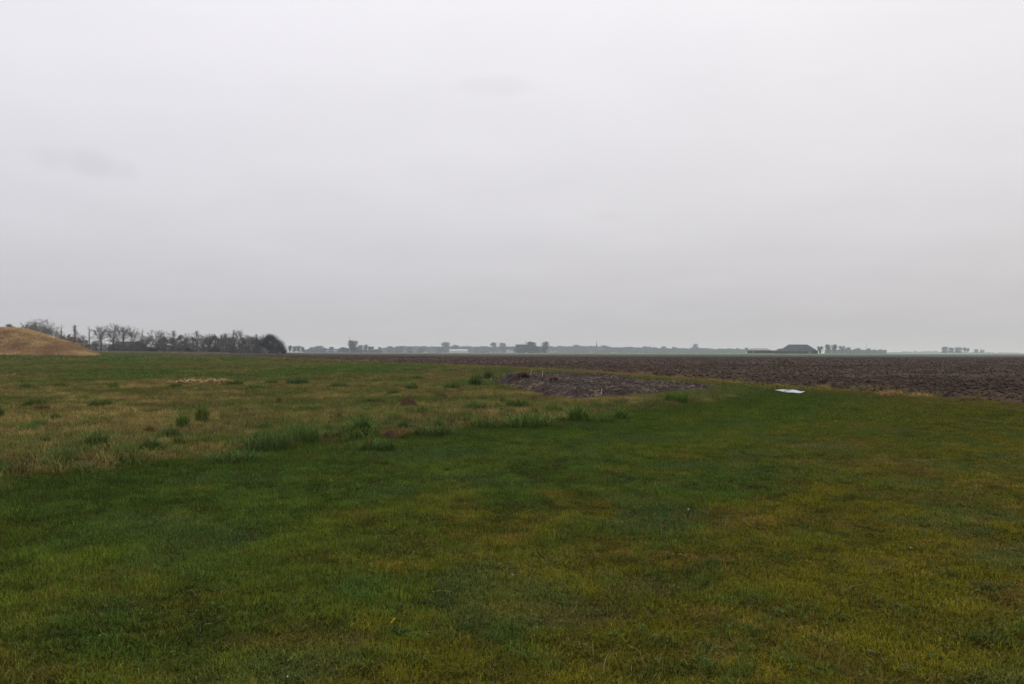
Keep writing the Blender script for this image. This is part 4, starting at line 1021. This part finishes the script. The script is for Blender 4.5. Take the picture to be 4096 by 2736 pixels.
# ------------------------------------------------------------------ buildings
M_BRICK = mat_noise('brick', (0.10, 0.06, 0.045), (0.14, 0.085, 0.06), .8); M_RTILE = mat_noise('red_tiles', (0.19, 0.065, 0.038), (0.26, 0.095, 0.055), 1.2)
M_GTILE = mat_noise('dark_roof', (0.045, 0.045, 0.048), (0.065, 0.065, 0.07), .5); M_GWALL = mat_noise('dark_boards', (0.040, 0.036, 0.036), (0.058, 0.052, 0.05), .5)
M_LIGHT = mat_noise('white_render', (0.40, 0.41, 0.42), (0.5, 0.51, 0.52), .4); M_THATCH = mat_noise('thatch', (0.045, 0.043, 0.042), (0.066, 0.062, 0.060), .35)
M_GLASS = mat_noise('window_glass', (0.02, 0.025, 0.03), (0.05, 0.06, 0.07), .5, .15, spec=.5); M_BLUE = mat_noise('blue_sheeting', (0.10, 0.15, 0.20), (0.14, 0.20, 0.26), .2)
M_SLATE = mat_noise('slate', (0.05, 0.052, 0.058), (0.07, 0.072, 0.08), .3); M_METAL = mat_noise('galvanised', (0.18, 0.18, 0.19), (0.26, 0.26, 0.27), 2, .5)
def building(name, label, cat, px0, px1, pyb, pye, pyr, D, depth, rx0=None, rx1=None, wall=M_BRICK, roof=M_GTILE, overhang=.4, windows=(), doors=(), zb=None, chimneys=(), winmat=None):
    """gabled (rx0 = px0) or hipped house across the view: eaves at pye, ridge at pyr from rx0 to rx1"""
    c = P((px0 + px1) / 2, pyb, D); z0 = c.z if zb is None else zb
    o = thing(name, label, cat, (c.x, D, z0)); X = lambda p: P(p, 1400, D).x - c.x
    x0, x1 = X(px0), X(px1); ze, zr = P(px0, pye, D).z - z0, P(px0, pyr, D).z - z0
    a, b = X(px0 if rx0 is None else rx0), X(px1 if rx1 is None else rx1)
    m = MB(); m.box(x0, x1, 0, depth, -.5, ze); w = m.build('wall', wall, o)
    h = overhang; m = MB(); e = [(x0 - h, -h, ze - .05), (x1 + h, -h, ze - .05), (x1 + h, depth + h, ze - .05), (x0 - h, depth + h, ze - .05)]
    ra, rb = (a - (h if rx0 is None else 0), depth / 2, zr), (b + (h if rx1 is None else 0), depth / 2, zr)
    m.quad(e[0], e[1], rb, ra); m.quad(e[2], e[3], ra, rb); m.tri(e[1], e[2], rb); m.tri(e[3], e[0], ra); m.quad(e[3], e[2], e[1], e[0])
    rf = m.build('roof', roof, o)
    for p0, p1, q0, q1 in windows:
        m = MB(); m.box(X(p0), X(p1), -.12, .05, P(p0, q1, D).z - z0, P(p0, q0, D).z - z0); f = m.build('window', M_LIGHT, o)
        m = MB(); k = min(.12, (X(p1) - X(p0)) * .15); m.box(X(p0) + k, X(p1) - k, -.16, -.121, P(p0, q1, D).z - z0 + k, P(p0, q0, D).z - z0 - k); m.build('pane', winmat or M_GLASS, f)
    for p0, p1, q0 in doors:
        m = MB(); m.box(X(p0), X(p1), -.1, .05, 0, P(p0, q0, D).z - z0); m.build('door', M_GWALL if wall is not M_GWALL else M_METAL, o)
    for p in chimneys:
        m = MB(); m.box(X(p) - .35, X(p) + .35, depth / 2 - .35, depth / 2 + .35, zr - .8, zr + 1.0); m.build('chimney', M_BRICK, rf)
    return o
building('farmhouse', 'red tiled farmhouse half hidden behind the mound', 'house', 250, 296, 1408, 1367, 1354, 412, 9, wall=M_LIGHT, roof=M_RTILE, windows=((266, 272, 1369, 1375), (277, 284, 1369, 1375)), chimneys=(270,))
building('barn', 'long dark barn behind the tallest bare trees', 'barn', 432, 542, 1407, 1391, 1366, 410, 14, 440, 536, wall=M_GWALL, roof=M_GTILE, windows=((433, 443, 1378, 1386), (534, 540, 1390, 1398), (480, 485, 1394, 1399)), winmat=M_LIGHT)
building('garden_shed', 'small shed with a pale roof edge by the thick slanting trunk', 'shed', 596, 612, 1407, 1392, 1389, 398, 4, wall=M_GWALL, roof=M_METAL)
building('thatched_barn', 'great thatched barn with hipped roof standing alone beyond the plough', 'barn', 3140, 3272, 1413, 1404, 1377.5, 900, 20, 3167, 3242, wall=M_GWALL, roof=M_THATCH, doors=((3234, 3244, 1405),), windows=((3160, 3164, 1406, 1409), (3180, 3184, 1406, 1409), (3205, 3209, 1406, 1409)))
building('lean_to_barn', 'lower wing of the great thatched barn', 'barn', 3112, 3150, 1413, 1404, 1394, 897, 12, 3124, 3150, wall=M_GWALL, roof=M_THATCH)
building('cattle_shed', 'long low grey cattle shed beside the great barn', 'shed', 3004, 3082, 1412, 1401, 1393, 905, 14, 3013, 3078, wall=M_GWALL, roof=M_METAL, doors=((3010, 3016, 1404),))
building('small_shed', 'small lean shed at the end of the cattle shed', 'shed', 3084, 3106, 1412, 1405, 1401, 903, 8, wall=M_GWALL, roof=M_GTILE)
building('blue_hall', 'low bluish farm hall below the round dome trees', 'barn', 1306, 1366, 1410, 1404, 1400, 1900, 20, wall=M_BLUE, roof=M_BLUE)
building('flat_barn', 'dark long roofed barn under the pale tall trees by the mast', 'barn', 1402, 1446, 1410, 1401, 1388, 1500, 18, 1408, 1442, wall=M_GWALL, roof=M_GTILE)
building('white_greenhouse', 'long bright white greenhouse in front of the far trees', 'greenhouse', 1797, 1869, 1410, 1402, 1397, 2300, 30, wall=M_LIGHT, roof=M_LIGHT)
for px0, px1, t, D, lab, rfm in ((2026, 2038, 1397, 2400, 'tiny pale house beside the near grove, with red roof', M_RTILE), (2041, 2052, 1398, 2400, 'tiny pale house with dark roof beside the near grove', M_GTILE),
                            (2570, 2612, 1403, 2900, 'low white building at the foot of the village trees', M_LIGHT), (2702, 2714, 1403, 2900, 'tiny white house under the far tree belt', M_GTILE), (2766, 2782, 1401, 2800, 'pale house below the tall round village tree', M_RTILE),
                            (2838, 2856, 1405, 3000, 'low white shed towards the lone cattle shed', M_LIGHT), (2178, 2192, 1399, 1900, 'pale house end behind the near grove', M_RTILE), (2984, 3002, 1404, 2600, 'pale low building next to the cattle shed', M_LIGHT)):
    building('village_house', lab, 'house', px0, px1, 1411, t + 4, t, D, 10, wall=M_LIGHT, roof=rfm)
# church
D = 2600; c = P(2386.5, 1411, D); ch = thing('church', 'village church with a slender pointed spire above the trees', 'church', (c.x, D, c.z)); k = upx(D)
zt = (1411 - 1387) * k; zs = (1411 - 1361.5) * k; a = 4.2 * k; zm = (1411 - 1380) * k
m = MB(); m.box(-a, a, -a, a, -1, zt); tw_ = m.build('tower', M_BRICK, ch)
for sx in (-1, 1):
    m = MB(); m.box(sx * a * .5 - .8, sx * a * .5 + .8, -a - .15, -a + .2, zt - 6, zt - 2); m.build('belfry_opening', M_GLASS, tw_)
m = MB(); b = a * 1.1; m.solid([(-b, -b, zt), (b, -b, zt), (b, b, zt), (-b, b, zt)], [(-a * .45, -a * .45, zm), (a * .45, -a * .45, zm), (a * .45, a * .45, zm), (-a * .45, a * .45, zm)])
m.solid([(-a * .45, -a * .45, zm), (a * .45, -a * .45, zm), (a * .45, a * .45, zm), (-a * .45, a * .45, zm)], [(-.15, -.15, zs), (.15, -.15, zs), (.15, .15, zs), (-.15, .15, zs)])
sp = m.build('spire', M_SLATE, ch); m = MB(); m.tube((0, 0, zs - .5), (0, 0, zs + 2), .12, .1, 6); m.box(-.7, .7, -.1, .1, zs + 1, zs + 1.25); m.build('cross', M_METAL, sp)
m = MB(); m.box(a + .05, a + 24, -6, 6, -1, 9); m.build('nave', M_BRICK, ch)
m = MB(); m.quad((a + .05, -6.6, 8.9), (a + 24.5, -6.6, 8.9), (a + 24.5, 0, 15), (a + .05, 0, 15)); m.quad((a + 24.5, 6.6, 8.9), (a + .05, 6.6, 8.9), (a + .05, 0, 15), (a + 24.5, 0, 15)); m.tri((a + 24.3, -6, 9), (a + 24.3, 6, 9), (a + 24.3, 0, 14.8)); m.build('nave_roof', M_SLATE, ch)
def mast(px, top, D, r0, label, lattice=True):
    c = P(px, 1411, D); h = P(px, top, D).z - c.z; o = thing('radio_mast', label, 'mast', (c.x, D, c.z))
    m = MB(); m.tube((0, 0, -.5), (0, 0, h * .6), r0, r0 * .7, 8); m.build('pole', M_METAL, o)
    m = MB(); m.tube((0, 0, h * .6), (0, 0, h), r0 * .5, r0 * .25, 6); m.build('antenna', M_METAL, o)
    m = MB()
    for t in (.62, .7): m.box(-r0 * 1.6, r0 * 1.6, -r0 * 1.6, r0 * 1.6, h * t, h * t + .5)
    m.build('platform', M_METAL, o)
mast(1398, 1345, 1500, 1.1, 'thin mast rising beside the pale tall trees')
mast(3467, 1361, 3000, .9, 'faint slender mast above the trees right of the great barn')
mast(2913, 1384, 2800, .8, 'faint short mast in the far tree belt')

# ------------------------------------------------------------------ far trees
VT = [
 ('farbare1', 1127, 1387, 22, 1300, 'hazy small tree just clear of the evergreen'),
 ('farbare2', 1160, 1382, 14, 1250, 'first of the hazy small trees standing apart in the field'),
 ('farbare1', 1176, 1384, 16, 1250, 'second of the hazy small field trees'), ('farbare1', 1196, 1383, 24, 1250, 'wider tree among the hazy small field trees'), ('farbare2', 1211, 1388, 12, 1250, 'last small field tree before the round wood'),
 ('far5', 1248, 1388, 46, 2000, 'lower shoulder of the round wood'), ('far6', 1278, 1378.5, 62, 2000, 'tallest tree of the round wood'), ('far6', 1298, 1388, 30, 2000, 'small tree at the end of the round wood'),
 ('far5', 1326, 1387, 32, 1850, 'first dome shaped tree by the bluish hall'), ('far6', 1356, 1396, 26, 1850, 'smaller dome shaped bush by the bluish hall'),
 ('far2', 1372, 1389, 22, 1600, 'squat tree before the thin mast'), ('far1', 1389, 1387, 18, 1600, 'round tree at the foot of the thin mast'),
 ('farbare2', 1404, 1361, 22, 1500, 'tall pale bare tree touching the thin mast'), ('farbare1', 1420, 1361, 24, 1500, 'tall pale bare tree, further from the mast'),
 ('farbare1', 1441, 1379, 18, 1550, 'pale bare tree at the end of the dark roofed barn'), ('farbare2', 1463, 1379, 18, 1550, 'pale tree past the dark roofed barn'),
 ('farbare2', 1478, 1386, 12, 1500, 'narrow tree in the gap past the barn'), ('farbare1', 1490, 1385, 14, 1500, 'little bare tree in the gap past the barn'), ('far1', 1506, 1393, 16, 1700, 'little round bush before the pointed poplar'),
 ('far6', 1519, 1384, 13, 1700, 'narrow pointed poplar at the start of the long belt'),
 ('far5', 1560, 1384, 36, 2200, 'first dome of the long tree belt'), ('far6', 1595, 1381, 34, 2200, 'dark top of the long belt past the poplar'), ('far5', 1640, 1385, 46, 2200, 'wide flat crown in the long belt'), ('far6', 1685, 1386, 46, 2200, 'low crown in the long belt before the tall tree'),
 ('far2', 1783, 1369, 30, 2400, 'tall pale tree over the near end of the greenhouse'), ('far6', 1760, 1385, 36, 2300, 'round crown beside the tall pale tree'),
 ('far5', 1822, 1379, 46, 2400, 'broad crown directly over the greenhouse'), ('far6', 1862, 1380, 46, 2400, 'broad crown over the far end of the greenhouse'), ('far5', 1905, 1386, 30, 2500, 'low crown just past the greenhouse'), ('far6', 1938, 1381, 34, 2500, 'mid height crown between greenhouse and grove'),
 ('far2', 1974, 1370, 22, 2500, 'pale tall narrow crown before the grove'), ('far4', 2013, 1371, 36, 2500, 'pale tall wide crown next to the grove'),
 ('far5', 2074, 1377, 36, 1700, 'first dark tree of the near grove'), ('far6', 2096, 1371, 38, 1700, 'second dark tree of the near grove'), ('far5', 2124, 1365.5, 46, 1700, 'tallest tree of the near grove'), ('far6', 2138, 1386, 56, 1690, 'dark dense bush within the near grove'),
 ('far6', 2150, 1383, 36, 1700, 'low tree of the near grove past the tallest'), ('farbare2', 2182, 1366.5, 26, 1700, 'slim tree with a notched top ending the grove'), ('far5', 2178, 1385, 50, 1690, 'dense bush under the slim notched tree'), ('far5', 2085, 1388, 60, 1690, 'dense undergrowth bush at the start of the grove'),
 ('far5', 2306, 1378, 26, 2700, 'crown rising in the belt well before the church'), ('far6', 2338, 1380, 26, 2700, 'round crown before the church spire'),
 ('far5', 2416, 1380.5, 40, 2700, 'broad crown immediately past the church spire'), ('far6', 2436, 1383, 30, 2700, 'second crown past the church spire'), ('far6', 2480, 1388, 14, 2600, 'small pointed crown in a dip of the belt'), ('far5', 2492, 1390, 24, 2600, 'low crown in a dip of the belt'),
 ('far6', 2536, 1388, 30, 2800, 'low crown past the dip of the belt'), ('far5', 2580, 1384.5, 36, 2800, 'crown above the low white building'), ('far6', 2620, 1388, 30, 2800, 'crown past the low white building'), ('far5', 2655, 1385, 30, 2800, 'slightly raised crown midway in the village belt'),
 ('far4', 2693, 1387, 18, 2700, 'small ball shaped crown in the village belt'), ('far6', 2733, 1389, 36, 2800, 'low crown between the ball and the tall round tree'), ('far4', 2780, 1375.5, 25, 2700, 'tall round village tree standing well above the belt'),
 ('far5', 2820, 1392, 30, 2900, 'low crown past the tall round village tree'), ('far6', 2876, 1391, 24, 3000, 'crown beside the faint short mast'), ('far5', 2950, 1392, 40, 3000, 'low crown behind the cattle shed'), ('far2', 2987, 1391, 12, 2400, 'little pointed crown at the end of the cattle shed'),
 ('farbare1', 3282, 1385, 24, 890, 'windswept small tree at the end of the great barn'), ('farbare2', 3311, 1377.5, 22, 1600, 'first upright hazy tree past the great barn'), ('farbare2', 3338, 1378, 22, 1600, 'second upright hazy tree past the great barn'), ('farbare1', 3366, 1383, 28, 1800, 'lower hazy tree past the two upright ones'), ('far5', 3392, 1389, 38, 2200, 'hazy crown in the belt past the great barn'),
 ('far6', 3430, 1389.5, 50, 2300, 'wide low crown in the belt below the slender mast'), ('far5', 3475, 1393, 46, 2300, 'low crown in the belt past the slender mast'), ('far6', 3520, 1395, 50, 2300, 'last crown ending the belt past the great barn'),
 ('far5', 3780, 1386, 32, 2300, 'first round tree of the lone clump'), ('far5', 3805, 1390, 34, 2300, 'middle low tree of the lone clump'), ('far6', 3835, 1385.5, 40, 2300, 'last broad tree of the lone clump'), ('farbare2', 3859, 1390, 12, 2300, 'thin tree just off the lone clump'), ('farbare2', 3872, 1393, 12, 2300, 'second thin tree off the lone clump'),
 ('far5', 3905, 1396, 30, 2700, 'pale faint crown past the lone clump'), ('far6', 3928, 1397, 30, 2700, 'second pale faint crown past the lone clump'),
]
for a in VT: tree(*a, base=1411)
bh = tree('far5', 3280, 1404, 40, 893, 'low clipped hedge at the end of the great barn', base=1413, name='hedge', cat='hedge')
# the continuous wood behind the single crowns
def treeline(name, label, pts, D, n, seed):
    r = np.random.default_rng(seed); px = np.array([p[0] for p in pts]); tp = np.array([p[1] for p in pts])
    x = px[0] + (px[-1] - px[0]) * r.random(n); top = np.interp(x, px, tp) + (fbm(x * .05, x * 0, seed, 4, .6) - .5) * 9
    d = D + r.random(n) * 60; zt = EYE + (1410 - top) * upx(D); z = .2 + (zt - .2) * r.random(n) ** .8; X = (x - CX) / F_PX * d
    p = np.stack([X, d, z], 1); u = r.normal(size=(n, 3)); u /= np.linalg.norm(u, axis=1)[:, None]; v = np.cross(u, r.normal(size=(n, 3))); v /= np.linalg.norm(v, axis=1)[:, None]
    s = (.0007 * D * (.6 + .8 * r.random(n)))[:, None]; V = np.stack([p - u * s, p + v * s * .7, p + u * s, p - v * s * .7], 1).reshape(-1, 3)
    me = mesh_np(name, V, np.arange(4 * n).reshape(-1, 4)); tag(obj(name, me, M_WOOD), label, 'woodland', kind='stuff')
treeline('treeline', 'long hazy belt of trees around the village', [(1530, 1394), (1600, 1387), (1700, 1386.5), (1800, 1386), (1900, 1388), (2050, 1388), (2200, 1386), (2300, 1384), (2450, 1386), (2560, 1389), (2700, 1391), (2860, 1393.5), (3010, 1395)], 2750, 40000, 301)
treeline('treeline', 'hazy thicket past the great barn', [(3300, 1397), (3400, 1396), (3545, 1399)], 2400, 7000, 302)
treeline('treeline', 'pale low thicket under the dome trees and mast', [(1215, 1400), (1300, 1398), (1400, 1400), (1530, 1402)], 2050, 8000, 303)
treeline('treeline', 'faint bluish wood on the horizon past the great barn', [(3540, 1406), (3640, 1402), (3700, 1403), (3900, 1405), (4100, 1409), (4500, 1409)], 5200, 9000, 304)
treeline('treeline', 'faint distant wood behind the small field trees', [(-900, 1400), (1100, 1400), (1240, 1402)], 4200, 9000, 305)

# ------------------------------------------------------------------ haze
mb = MB(); mb.box(-15500, 15500, -15500, 15500, -1.6, 56)
m, n, l, b = newmat('haze'); n.remove(b); pv = n.new('ShaderNodeVolumePrincipled'); pv.inputs['Color'].default_value = (0.78, 0.90, 1.0, 1); pv.inputs['Absorption Color'].default_value = (1, 1, 1, 1)
pv.inputs['Density'].default_value = 0.00021; pv.inputs['Anisotropy'].default_value = 0.0
l.new(pv.outputs['Volume'], n['Material Output'].inputs['Volume'])
tag(mb.build('haze', m), 'thin grey haze over the flat land', 'haze', kind='stuff')
